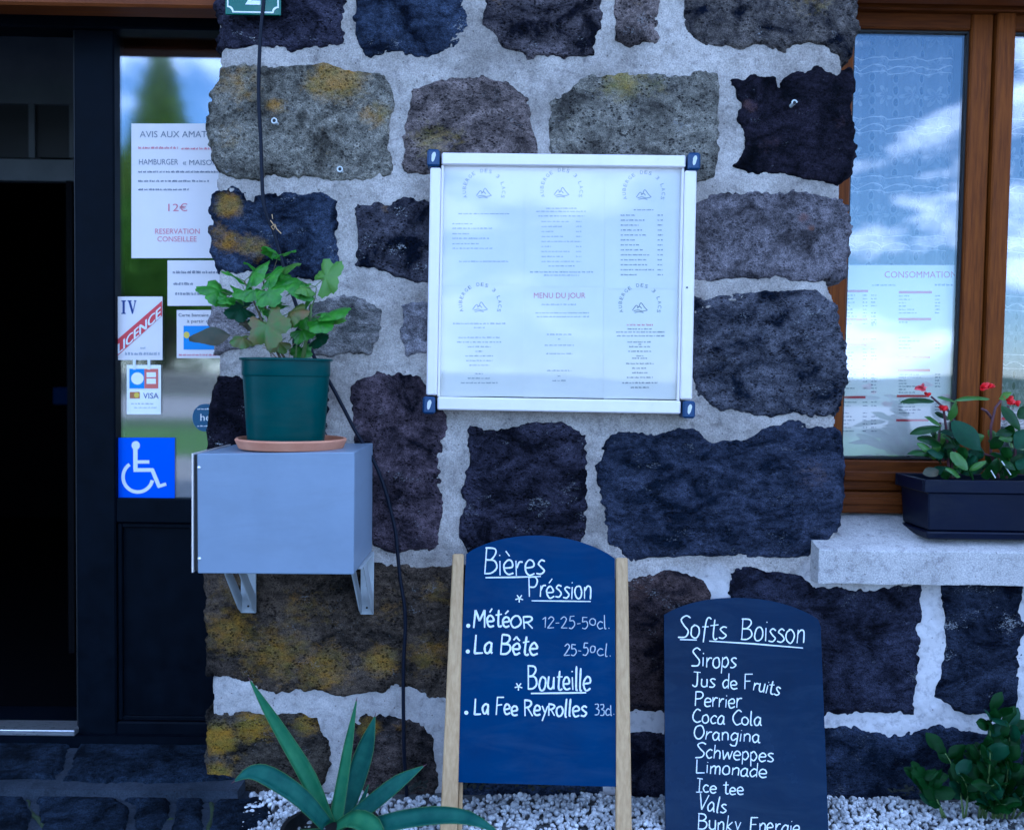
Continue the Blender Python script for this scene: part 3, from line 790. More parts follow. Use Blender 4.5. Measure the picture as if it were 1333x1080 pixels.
# ================================================================ WINDOW
WY = 0.16
win = empty('wooden_window', (P(1270, 640, WY).x, WY, P(1200, 670, WY).z), 'brown stained wooden casement window with lace curtains above the concrete sill', 'window')
def wrect(name, x0, y0, x1, y1, Y, t, mat, bev=.003, parent=win):
    q = MB(); r = rect(q, x0, y0, x1, y1, Y, t, bev); q.out(name, mat, parent); return r
gx0, gx1 = P(1103, 250, WY + .02).x, P(1253, 250, WY + .02).x
gz1, gz0 = P(1180, 41, WY + .02).z, P(1180, 597, WY + .02).z
xa, xb = P(1286, 250, WY).x, P(1312, 250, WY).x      # stile / gap
def col(name, X0, X1, Z0, Z1, Y, t, mat, bev=.004):
    q = MB(); q.box(X0, X1, Y, Y + t, Z0, Z1, bev); return q.out(name, mat, win)
zf1 = P(1200, -10, WY - .02).z; zf_in = P(1200, 13, WY - .02).z
zb0 = P(1150, 668, WY - .02).z
xF0, xF1 = gx0 - .11, P(1500, 300, WY).x + .25
ztop = zw + .26
col('frame_head', xF0, xF1, zf_in, ztop, WY - .022, .08, M['wood_h'])
col('frame_sill', xF0, xF1, zb0, P(1150, 641, WY - .02).z, WY - .022, .08, M['wood_h'])
col('frame_jamb', xF0, xF0 + .06, P(1150, 641, WY - .02).z + .001, zf_in - .001, WY - .022, .08, M['wood'])
# left casement
cz0, cz1 = P(1150, 639, WY).z, P(1150, 15, WY).z
col('casement_stile', xF0 + .061, gx0, cz0, cz1, WY, .05, M['wood'])
col('casement_stile', gx1, xa, cz0, cz1, WY, .05, M['wood'])
col('casement_top_rail', gx0 + .001, gx1 - .001, gz1, cz1, WY + .001, .05, M['wood_h'])
col('casement_bottom_rail', gx0 + .001, gx1 - .001, cz0, gz0 - .004, WY + .001, .05, M['wood_h'])
col('glazing_bead', gx0 + .001, gx1 - .001, gz0 - .004, P(1150, 602, WY).z + .03, WY - .006, .02, M['wood_h'], .001) if False else None
q = MB(); q.box(gx0 + .001, gx1 - .001, WY - .014, WY, P(1150, 626, WY).z, P(1150, 613, WY).z, .004); q.out('drip_rail', M['wood_h'], win)
q = MB(); q.box(xF0 + .02, gx1 + .4, WY - .034, WY - .023, P(1150, 655, WY).z, P(1150, 646, WY).z, .003); q.out('sill_bead', M['wood_h'], win)
# meeting stile bead and right casement
xm = P(1290, 250, WY).x
col('casement_stile', xa + .004, xb, cz0, cz1, WY - .012, .062, M['wood'])
col('casement_top_rail', xb + .001, xF1 - .08, gz1, cz1, WY + .001, .05, M['wood_h'])
col('casement_bottom_rail', xb + .001, xF1 - .08, cz0, gz0 - .004, WY + .001, .05, M['wood_h'])
col('casement_stile', xF1 - .079, xF1 - .02, cz0, cz1, WY, .05, M['wood'])
q = MB()
for (a, b) in ((gx0, gx1), (xb, xF1 - .08)):
    q.box(a + .0005, a + .006, WY + .012, WY + .035, gz0, gz1 - .0005); q.box(b - .006, b - .0005, WY + .012, WY + .035, gz0, gz1 - .0005)
    q.box(a + .006, b - .006, WY + .012, WY + .035, gz1 - .006, gz1 - .0005); q.box(a + .006, b - .006, WY + .012, WY + .035, gz0, gz0 + .005)
q.out('glazing_gasket', M['gasket'], win)
for (a, b) in ((gx0, gx1), (xb, xF1 - .08)):
    q = MB(); q.box(a + .003, b - .003, WY + .02, WY + .026, gz0 + .002, gz1 - .003); q.out('glass_pane', M['glass_win'], win)

# lace curtains
def lace_mat():
    m = bpy.data.materials.new('lace'); m.use_nodes = True
    t = m.node_tree; N, L = t.nodes, t.links; N.clear()
    o = N.new('ShaderNodeOutputMaterial'); df = N.new('ShaderNodeBsdfDiffuse'); tl = N.new('ShaderNodeBsdfTranslucent'); tr = N.new('ShaderNodeBsdfTransparent')
    uv = N.new('ShaderNodeTexCoord'); sx = N.new('ShaderNodeSeparateXYZ'); L.new(uv.outputs['UV'], sx.inputs[0])
    def mth(op, a, b=None, c=None):
        n = N.new('ShaderNodeMath'); n.operation = op
        for k, v in enumerate((a, b, c)):
            if v is None: continue
            if isinstance(v, (int, float)): n.inputs[k].default_value = v
            else: L.new(v, n.inputs[k])
        return n.outputs[0]
    U, V = sx.outputs['X'], sx.outputs['Y']           # metres across / up
    # ladder holes: ovals in columns 8 cm apart
    cx = mth('SUBTRACT', mth('FRACT', mth('DIVIDE', mth('ADD', U, 0.022), 0.076)), 0.5)
    cy = mth('SUBTRACT', mth('FRACT', mth('DIVIDE', V, 0.0335)), 0.5)
    e = mth('ADD', mth('POWER', mth('MULTIPLY', cx, 0.076 / 0.0058), 2.0), mth('POWER', mth('MULTIPLY', cy, 0.0335 / 0.0115), 2.0))
    band = mth('FRACT', mth('DIVIDE', V, 0.167))
    inb = mth('MULTIPLY', mth('GREATER_THAN', band, 0.10), mth('LESS_THAN', band, 0.80))
    hole = mth('MULTIPLY', mth('LESS_THAN', e, 1.0), inb)
    rim = mth('MULTIPLY', mth('MULTIPLY', mth('LESS_THAN', e, 2.4), inb), 0.22)
    # scalloped heading between the bands
    sc = mth('ADD', mth('MULTIPLY', mth('ABSOLUTE', mth('SINE', mth('MULTIPLY', U, 3.14159 / 0.075))), 0.075), 0.865)
    l1 = mth('LESS_THAN', mth('ABSOLUTE', mth('SUBTRACT', band, sc)), 0.009)
    l2 = mth('LESS_THAN', mth('ABSOLUTE', mth('SUBTRACT', band, 0.82)), 0.007)
    l3 = mth('LESS_THAN', mth('ABSOLUTE', mth('SUBTRACT', band, 0.06)), 0.008)
    lines = mth('MAXIMUM', l1, mth('MAXIMUM', l2, l3))
    # flowers: petal rosettes between the columns
    fx = mth('SUBTRACT', mth('FRACT', mth('DIVIDE', mth('ADD', U, 0.060), 0.076)), 0.5)
    fy = mth('SUBTRACT', mth('FRACT', mth('DIVIDE', mth('ADD', V, -0.03), 0.0835)), 0.5)
    rr = mth('SQRT', mth('ADD', mth('POWER', mth('MULTIPLY', fx, 0.076), 2.0), mth('POWER', mth('MULTIPLY', fy, 0.0835), 2.0)))
    an = mth('ARCTAN2', mth('MULTIPLY', fy, 0.0835), mth('MULTIPLY', fx, 0.076))
    pet = mth('MULTIPLY', mth('ABSOLUTE', mth('COSINE', mth('MULTIPLY', an, 3.0))), 0.026)
    flower = mth('MULTIPLY', mth('MULTIPLY', mth('LESS_THAN', rr, mth('ADD', pet, 0.004)), mth('GREATER_THAN', rr, mth('MULTIPLY', pet, 0.62))), 0.15)
    nz = N.new('ShaderNodeTexNoise'); nz.inputs['Scale'].default_value = 260; L.new(uv.outputs['UV'], nz.inputs['Vector'])
    nb = N.new('ShaderNodeTexNoise'); nb.inputs['Scale'].default_value = 9; L.new(uv.outputs['UV'], nb.inputs['Vector'])
    cov = mth('ADD', mth('MULTIPLY', nz.outputs['Fac'], 0.35), mth('MULTIPLY', nb.outputs['Fac'], 0.25))
    cov = mth('ADD', cov, 0.30)
    cov = mth('ADD', cov, mth('ADD', flower, rim))
    cov = mth('MAXIMUM', cov, mth('MULTIPLY', lines, 0.92))
    cov = mth('MULTIPLY', cov, mth('SUBTRACT', 1.0, hole))
    cl = mth('MINIMUM', cov, 0.95)
    thr = N.new('ShaderNodeMixRGB'); thr.inputs['Color1'].default_value = (0.27, 0.285, 0.29, 1); thr.inputs['Color2'].default_value = (0.80, 0.78, 0.74, 1)
    L.new(mth('MINIMUM', mth('ADD', lines, mth('MULTIPLY', flower, 2.0)), 1.0), thr.inputs['Fac']); L.new(thr.outputs['Color'], df.inputs['Color']); tl.inputs['Color'].default_value = (0.5, 0.5, 0.5, 1)
    m1 = N.new('ShaderNodeMixShader'); m1.inputs[0].default_value = 0.25
    L.new(df.outputs[0], m1.inputs[1]); L.new(tl.outputs[0], m1.inputs[2])
    m2 = N.new('ShaderNodeMixShader'); L.new(cl, m2.inputs[0]); L.new(tr.outputs[0], m2.inputs[1]); L.new(m1.outputs[0], m2.inputs[2])
    L.new(m2.outputs[0], o.inputs['Surface'])
    return m
LACE = lace_mat()
def curtain(x0, x1, z0, z1, Y, label, ph):
    nx, nz = 90, 24
    V, Q, UV = [], [], []
    for j in range(nz + 1):
        for i in range(nx + 1):
            u = i / nx; v = j / nz
            X = x0 + (x1 - x0) * u
            amp = 0.017 * (1.1 - 0.4 * v)
            V.append((X, Y + amp * math.sin(u * 25 + ph + 0.6 * math.sin(v * 3)) + 0.004 * math.sin(u * 61 + v * 2), z0 + (z1 - z0) * v))
            UV.append((X * 1.04 + 0.003 * math.sin(v * 7 + ph) - v * 0.0, z0 + (z1 - z0) * v))
    for j in range(nz):
        for i in range(nx):
            a = j * (nx + 1) + i; Q.append((a, a + 1, a + nx + 2, a + nx + 1))
    o = mesh_obj('lace_curtain', V, Q, LACE, None, smooth=True)
    uvl = o.data.uv_layers.new(name='UVMap')
    for lp in o.data.loops: uvl.data[lp.index].uv = UV[lp.vertex_index]
    return tag(o, label, 'curtain', 'lace curtains in the window')
zc = P(1200, 33, WY + .09).z
curtain(gx0 - .05, gx1 - .005, gz0 - .03, gz1 + .02, WY + .085, 'white lace curtain hanging behind the left casement above the drinks price list', 0.3)
curtain(xb - .01, xF1 - .05, gz0 - .03, gz1 + .02, WY + .085, 'white lace curtain behind the right casement at the edge of the photograph', 2.1)

# concrete sill
zsf, zsr = P(1150, 716, -.065).z, P(1150, 671, WY - .02).z + .004
zsb = P(1150, 760, -.065).z
sx0, sx1 = P(1065.5, 740, -.065).x, 2.75
nX, prof = 150, [(-.065, zsb), (-.065, (zsb + zsf) / 2), (-.065, zsf - .004), (-.061, zsf)] + [(-.061 + (WY + .03 + .061) * k / 14, zsf + (zsr + .003 - zsf) * k / 14) for k in range(1, 15)] + [(WY + .03, zsb)]
V, Q = [], []
for i in range(nX + 1):
    X = sx0 + (sx1 - sx0) * i / nX
    for k, (y_, z_) in enumerate(prof):
        a = math.sin(X * 37 + k) * .0006 + (random.Random(i * 31 + k).random() - .5) * .0016
        V.append((X + (0.003 if i == 0 and k == 3 else 0), y_ + (a if k < 4 else 0), z_ + a))
n_ = len(prof)
for i in range(nX):
    for k in range(n_ - 1):
        a = i * n_ + k; Q.append((a, a + n_, a + n_ + 1, a + 1))
    Q.append((i * n_ + n_ - 1, (i + 1) * n_ + n_ - 1, (i + 1) * n_, i * n_))
Q.append(tuple(range(n_))); Q.append(tuple(nX * n_ + k for k in range(n_))[::-1])
sill = mesh_obj('window_sill', V, Q, M['concrete'], None)
tag(sill, 'pale concrete window sill under the wooden window', 'window sill')
smooth_by_angle(sill, 30)

# ================================================================ LETTERING TOOLS
_tcache = {}
def glyph_mesh(s, bold=False):
    """flat outlines of a printed line, triangulated: (verts 2D, faces)"""
    k = (s, bold)
    if k in _tcache: return _tcache[k]
    cu = bpy.data.curves.new('line', 'FONT'); cu.body = s; cu.size = 1.0; cu.resolution_u = 3
    if bold: cu.offset = 0.0
    o = bpy.data.objects.new('line', cu); COL.objects.link(o)
    dg = bpy.context.evaluated_depsgraph_get()
    me = bpy.data.meshes.new_from_object(o.evaluated_get(dg))
    v = [(p.co.x, p.co.y) for p in me.vertices]; f = [tuple(p.vertices) for p in me.polygons]
    bpy.data.objects.remove(o); bpy.data.curves.remove(cu); bpy.data.meshes.remove(me)
    _tcache[k] = (v, f)
    return v, f

class Plate:
    """a flat thing in the scene; its print is laid out on it in the photograph's measure"""
    def __init__(s, p0, n): s.p0 = Vector(p0); s.n = Vector(n).normalized()
    def at(s, px, py, lift=0.0): return hit(px, py, s.p0, s.n) - s.n * (-lift) if False else hit(px, py, s.p0, s.n) + s.n * lift

def txt(mb, pl, s, x0, base, x1, cap, lift=.0006, bold=False, ang=0.0, shear=None):
    v, f = glyph_mesh(s, bold)
    if not v: return
    mx, Mx = min(a for a, b in v), max(a for a, b in v)
    ca, sa = math.cos(ang), math.sin(ang)
    vs = []
    for a, b in v:
        dx = (a - mx) / (Mx - mx + 1e-9) * (x1 - x0); dy = -b / 0.72 * cap
        if shear is not None: vs.append(pl.at(x0 + dx, base + dx * shear + dy, lift)); continue
        vs.append(pl.at(x0 + dx * ca - dy * sa, base + dx * sa + dy * ca, lift))
    mb.add(vs, f)

_bl = [0]
def block(mb, pl, x0, y0, x1, y1, lift=.0005):
    _bl[0] = (_bl[0] + 1) % 7; lift = lift + _bl[0] * 2e-5
    mb.add([pl.at(x0, y1, lift), pl.at(x1, y1, lift), pl.at(x1, y0, lift), pl.at(x0, y0, lift)], [(0, 1, 2, 3)])

def poly2(mb, pl, pts, lift=.0005):
    mb.add([pl.at(a, b, lift) for a, b in pts], [tuple(range(len(pts)))])

def tiny(mb, pl, x0, y, x1, h, rnd, lift=.0006):
    """a line of print too small to read: broken into word-long dabs with uneven tops"""
    x = x0
    while x < x1 - .4:
        w_ = min(rnd.uniform(2.0, 6.5), x1 - x)
        n = max(1, int(w_ / 1.0))
        for k in range(n):
            a = x + w_ * k / n; b = a + w_ / n * rnd.uniform(.55, .9)
            hh = h * rnd.uniform(.55, 1.0)
            block(mb, pl, a, y - hh, b, y, lift)
        x += w_ + rnd.uniform(.8, 1.6)

def ribbon(mb, pl, pts, w, lift=.0015, rnd=None, wob=0.0, cap=True):
    """a stroke of constant width along photo-measured points"""
    if len(pts) < 2: return
    V, n = [], len(pts)
    for i, (x, y) in enumerate(pts):
        a = pts[max(i - 1, 0)]; b = pts[min(i + 1, n - 1)]
        dx, dy = b[0] - a[0], b[1] - a[1]; L = math.hypot(dx, dy) + 1e-9
        ww = w * (1 + (rnd.uniform(-wob, wob) if rnd else 0)) * .44
        if cap and i in (0, n - 1): ww *= .7
        nx, ny = -dy / L * ww, dx / L * ww
        V += [pl.at(x + nx, y + ny, lift), pl.at(x - nx, y - ny, lift)]
    mb.add(V, [(2*i, 2*i+1, 2*i+3, 2*i+2) for i in range(n - 1)])

def smooth_line(pts, n=6):
    """Catmull-Rom through the points; a doubled point makes a corner"""
    out, seg = [], [pts[0]]
    segs = []
    for p in pts[1:]:
        if p == seg[-1]: segs.append(seg); seg = [p]
        else: seg.append(p)
    segs.append(seg)
    for sg in segs:
        if len(sg) < 3: out += sg; continue
        q = [sg[0]] + sg + [sg[-1]]
        for i in range(1, len(q) - 2):
            p0, p1, p2, p3 = q[i-1], q[i], q[i+1], q[i+2]
            for k in range(n):
                t = k / n
                out.append(tuple(.5 * (2*p1[c] + (p2[c]-p0[c])*t + (2*p0[c]-5*p1[c]+4*p2[c]-p3[c])*t*t + (3*p1[c]-p0[c]-3*p2[c]+p3[c])*t**3) for c in (0, 1)))
        out.append(sg[-1])
    return out

def _ell(cx, cy, rx, ry, a0=100, a1=470):
    return [(cx + rx * math.cos(rad(a)), cy + ry * math.sin(rad(a))) for a in range(a0, a1 + 1, 37)]
E_ = [(.05,.48),(.62,.55),(.58,.88),(.32,1.0),(.06,.7),(.08,.25),(.32,0),(.7,.14)]
HAND = {
 'B': (1.05, [[(.05,1.7),(.05,0)], [(0,1.68),(.6,1.66),(.75,1.3),(.45,.95),(.08,.9)], [(.08,.9),(.7,.84),(.88,.42),(.55,.03),(0,.0)]]),
 'i': (.36, [[(.1,1),(.12,0)], [(.1,1.42),(.13,1.34)]]),
 'e': (.82, [E_]), 'è': (.82, [E_, [(.15,1.62),(.42,1.28)]]), 'é': (.82, [E_, [(.28,1.28),(.55,1.65)]]),
 'ê': (.82, [E_, [(.08,1.25),(.32,1.58),(.32,1.58),(.6,1.25)]]),
 'r': (.66, [[(.08,1),(.1,0)], [(.1,.55),(.28,.93),(.56,.95)]]),
 's': (.70, [[(.58,.9),(.3,1),(.1,.78),(.35,.52),(.56,.28),(.35,.02),(.02,.08)]]),
 'P': (.98, [[(.05,1.7),(.06,0)], [(0,1.66),(.6,1.66),(.85,1.3),(.6,.88),(.06,.8)]]),
 'o': (.84, [_ell(.36,.5,.32,.5)]), 'O': (1.1, [_ell(.48,.85,.44,.85)]),
 'n': (.82, [[(.08,1),(.1,0)], [(.1,.66),(.35,1),(.6,.85),(.62,0)]]),
 'M': (1.32, [[(.02,0),(.12,1.7),(.12,1.7),(.58,.65),(.58,.65),(1.0,1.7),(1.0,1.7),(1.12,0)]]),
 't': (.70, [[(.3,1.5),(.28,.25),(.45,.0),(.62,.1)], [(.02,1.05),(.6,1.1)]]),
 '§': (.78, [[(.08,1.1),(.08,0)], [(.04,1.08),(.5,1.05),(.6,.82),(.4,.58),(.1,.55)], [(.3,.55),(.66,0)]]),
 'L': (.88, [[(.06,1.7),(.05,0),(.05,0),(.78,.05)]]),
 'a': (.84, [[(.6,.85),(.35,1),(.06,.6),(.15,.05),(.42,.08),(.6,.5)], [(.61,.97),(.62,.15),(.76,0)]]),
 'u': (.84, [[(.08,1),(.1,.2),(.35,0),(.6,.25),(.62,1)], [(.62,1),(.67,0)]]),
 'l': (.40, [[(.12,1.7),(.1,.12),(.26,0)]]),
 'F': (.86, [[(.05,1.7),(.05,0)], [(.0,1.66),(.78,1.7)], [(.05,.92),(.6,.98)]]),
 'R': (1.0, [[(.05,1.7),(.05,0)], [(.0,1.68),(.6,1.62),(.72,1.28),(.5,.92),(.08,.88)], [(.35,.88),(.85,0)]]),
 'y': (.76, [[(.08,1),(.34,.3)], [(.66,1),(.1,-.6)]]),
 'S': (.98, [[(.85,1.55),(.5,1.74),(.12,1.42),(.38,1.0),(.76,.58),(.6,.1),(.0,.03)]]),
 'f': (.60, [[(.62,1.6),(.38,1.72),(.26,1.3),(.2,-.3)], [(.0,.95),(.5,1)]]),
 'J': (.86, [[(.1,1.68),(.8,1.66)], [(.5,1.66),(.5,.3),(.25,0),(0,.18)]]),
 'd': (.84, [[(.6,.85),(.3,.95),(.05,.5),(.25,.02),(.6,.3)], [(.63,1.7),(.63,0)]]),
 'V': (.88, [[(0,1.7),(.4,0),(.4,0),(.82,1.7)]]),
 'C': (.92, [[(.8,1.5),(.45,1.7),(.08,1.1),(.1,.4),(.45,0),(.86,.2)]]),
 'g': (.84, [[(.6,.85),(.3,1),(.05,.5),(.25,.05),(.6,.35)], [(.62,1),(.6,-.4),(.3,-.6),(.02,-.38)]]),
 'c': (.70, [[(.6,.85),(.3,1),(.05,.5),(.25,.02),(.62,.15)]]),
 'h': (.82, [[(.08,1.7),(.08,0)], [(.08,.62),(.35,1),(.6,.8),(.62,0)]]),
 'w': (1.06, [[(0,1),(.22,0),(.22,0),(.47,.8),(.47,.8),(.7,0),(.7,0),(.95,1)]]),
 'p': (.82, [[(.08,1),(.08,-.6)], [(.08,.75),(.4,1),(.65,.5),(.4,.05),(.1,.2)]]),
 'm': (1.06, [[(.06,1),(.08,0)], [(.08,.7),(.28,1),(.45,.8),(.46,0)], [(.46,.7),(.68,1),(.86,.8),(.87,0)]]),
 'k': (.78, [[(.08,1.7),(.08,0)], [(.56,1),(.1,.48),(.1,.48),(.62,0)]]),
 'E': (.90, [[(.76,1.7),(.05,1.65),(.05,1.65),(.05,0),(.05,0),(.78,.02)], [(.05,.85),(.6,.9)]]),
 'I': (.74, [[(.32,1.7),(.32,0)], [(.02,1.7),(.62,1.7)], [(0,0),(.66,0)]]),
 '1': (.50, [[(0,1.25),(.3,1.7),(.3,1.7),(.3,0)]]),
 '2': (.82, [[(.05,1.35),(.35,1.7),(.62,1.35),(.4,.7),(.02,.02),(.02,.02),(.7,.05)]]),
 '3': (.78, [[(.05,1.6),(.5,1.65),(.55,1.2),(.22,.92),(.22,.92),(.62,.7),(.5,.08),(.02,.05)]]),
 '5': (.78, [[(.6,1.68),(.14,1.68),(.14,1.68),(.1,1.0),(.1,1.0),(.5,1.05),(.62,.5),(.35,.02),(.0,.1)]]),
 '0': (.78, [_ell(.34,1.0,.3,.5)]),
 '-': (.62, [[(.08,.75),(.45,.75)]]), '.': (.4, [[(.1,.12),(.16,.0)]]),
 ' ': (.62, []),
}
def hand(mb, pl, s, x0, b0, x1, b1, cap, w, seed=0, lift=.0016, wob=.14):
    """hand lettering: cap = capital height in px; (x0, b0) .. (x1, b1) = baseline"""
    rnd = random.Random(seed)
    adv = sum(HAND[c][0] for c in s) - .15
    u = math.hypot(x1 - x0, b1 - b0) / adv; v = cap / 1.7
    ca, sa = (x1 - x0) / math.hypot(x1 - x0, b1 - b0), (b1 - b0) / math.hypot(x1 - x0, b1 - b0)
    x = 0.0
    for c in s:
        a, strokes = HAND[c]
        sl = rnd.uniform(-.05, .07); dy = rnd.uniform(-.06, .06); sc = rnd.uniform(.94, 1.07)
        for st in strokes:
            jp, last = [], None
            for p in st:
                if last is not None and p == last[0]: jp.append(jp[-1]); continue
                q = (p[0] + rnd.uniform(-.03, .03), p[1] + rnd.uniform(-.04, .04)); jp.append(q); last = (p,)
            pts = []
            for (gx, gy) in smooth_line(jp):
                X = (x + gx * 1.0 + sl * gy) * u; Y = -(gy * sc + dy) * v
                pts.append((x0 + X * ca - Y * sa, b0 + X * sa + Y * ca))
            lift2 = lift + (_bl[0] % 40) * 1e-5; _bl[0] += 1
            ribbon(mb, pl, pts, w, lift2, rnd, wob)
        x += a

# ================================================================ DISPLAY CASE WITH MENUS
PY = -.034                       # plane of the menu sheets
CY = -0.058                      # front of the case frame
case = empty('menu_display_case', (P(730, 370, 0).x, 0, P(730, 540, 0).z), 'white aluminium framed display case with blue corner caps hung on the stone wall', 'display case')
c_tl, c_tr, c_br, c_bl = (559, 197), (909, 201), (902, 541), (553, 535)
def cp(u, v, Y=CY):              # u, v in 0..1 across / down the case
    x = (c_tl[0]*(1-u)+c_tr[0]*u)*(1-v) + (c_bl[0]*(1-u)+c_br[0]*u)*v
    y = (c_tl[1]*(1-u)+c_tr[1]*u)*(1-v) + (c_bl[1]*(1-u)+c_br[1]*u)*v
    return P(x, y, CY) + Vector((0, Y - CY, 0))
def cbar(name, u0, u1, v0, v1, Y0, Y1, mat, bev=.003, par=case):
    q = MB(); q.hexa([cp(u0, v1, Y0), cp(u1, v1, Y0), cp(u1, v1, Y1), cp(u0, v1, Y1), cp(u0, v0, Y0), cp(u1, v0, Y0), cp(u1, v0, Y1), cp(u0, v0, Y1)], bev)
    return q.out(name, mat, par)
fu, fv, cu_, cv_ = .044, .050, .046, .062
cbar('frame_rail', cu_, 1 - cu_, .004, fv, CY, -.004, M['alu'])
cbar('frame_rail', cu_, 1 - cu_, 1 - fv - .006, .994, CY, -.004, M['alu'])
cbar('frame_rail', .004, fu, cv_, 1 - cv_, CY, -.004, M['alu'])
cbar('frame_rail', 1 - fu - .004, .996, cv_, 1 - cv_, CY, -.004, M['alu'])
cbar('door_edge', fu + .001, fu + .010, fv + .001, .943, CY + .006, CY + .022, M['alu'], .001)
cbar('door_edge', .942, .951, fv + .001, .943, CY + .006, CY + .022, M['alu'], .001)
for (u0, v0) in ((-.008, -.008), (1.008 - cu_, -.006), (-.008, 1.006 - cv_), (1.008 - cu_, 1.006 - cv_)):
    cap_ = cbar('corner_cap', u0, u0 + cu_, v0, v0 + cv_ + .004, CY - .004, -.002, M['cap'], .0045)
    q = MB(); um, vm = u0 + cu_ * .52, v0 + cv_ * .5
    q.add([cp(um + .0085 * math.cos(a) * (1.0 if math.sin(a) < 0 else .8) - .003 * math.sin(a), vm + .019 * math.sin(a), CY - .0046) for a in [k * math.pi / 8 for k in range(16)]], [tuple(range(16))[::-1]])
    o = q.out('plug', M['hole'], cap_)
cbar('back_panel', fu, 1 - fu, fv, .94, PY + .0012, PY + .005, M['paper_b'], 0)
cbar('glass_pane', fu + .002, 1 - fu - .004, fv + .002, .943, CY + .012, CY + .015, M['glass_case'], 0)
q = MB(); lc_ = cp(.968, .51, CY - .001); q.tube([lc_ + Vector((0, .002, 0)), lc_ - Vector((0, .001, 0))], .0022, 10); q.out('lock', M['gasket'], case)

case_pl = Plate((0, PY - .0005, 0), (0, -1, 0))
def cpx(px, py):                 # keep the px measured on the case front but lay on the sheet behind the glass
    return px, py
arc_s = 'AUBERGE DES 3 LACS'
def logo(mb, pl, cx, cy, R, mbart):
    n = len(arc_s)
    for i, ch in enumerate(arc_s):
        if ch == ' ': continue
        a = rad(198 - (216) * i / (n - 1))
        x, y = cx + R * math.cos(a), cy - R * math.sin(a)
        t = math.pi / 2 - a
        w_, h_ = R * .16, R * .20
        x0 = x - w_ / 2 * math.cos(t); y0 = y - w_ / 2 * math.sin(t)
        txt(mb, pl, ch, x0, y0, x0 + w_, h_, ang=t, bold=True)
    # a small line drawing of peaks over a lake
    for k, s_ in enumerate(([(-.42,.30),(-.2,.02),(-.08,.14),(.05,-.12),(.25,.12),(.42,.3)], [(-.36,.34),(-.1,.28),(.12,.34),(.38,.30)], [(-.16,.18),(-.02,.08),(.1,.2)], [(-.3,.42),(-.05,.37),(.2,.42)])):
        ribbon(mbart, pl, smooth_line([(cx + a * R, cy + b * R) for a, b in s_], 4), R * .05, .0006)
mr = random.Random(5)
sheet_px = [  # x0, x1, y0, y1
 (571, 682, 221, 371), (683, 786, 223, 373), (787, 893, 225, 376), (569, 681, 372, 516), (682, 785, 374, 517), (786, 890, 377, 519)]
s_lab = ['faded menu sheet with round inn logo, top left inside the white display case', 'faded menu sheet with round inn logo, top middle inside the white display case',
         'menu sheet with long price list under a logo, top right in the white display case', 'menu sheet with dark round logo and centred lines, bottom left in the display case',
         'sheet headed MENU DU JOUR in faded red, bottom middle in the display case', 'menu sheet with darkest round logo and dense centred lines, bottom right in the display case']
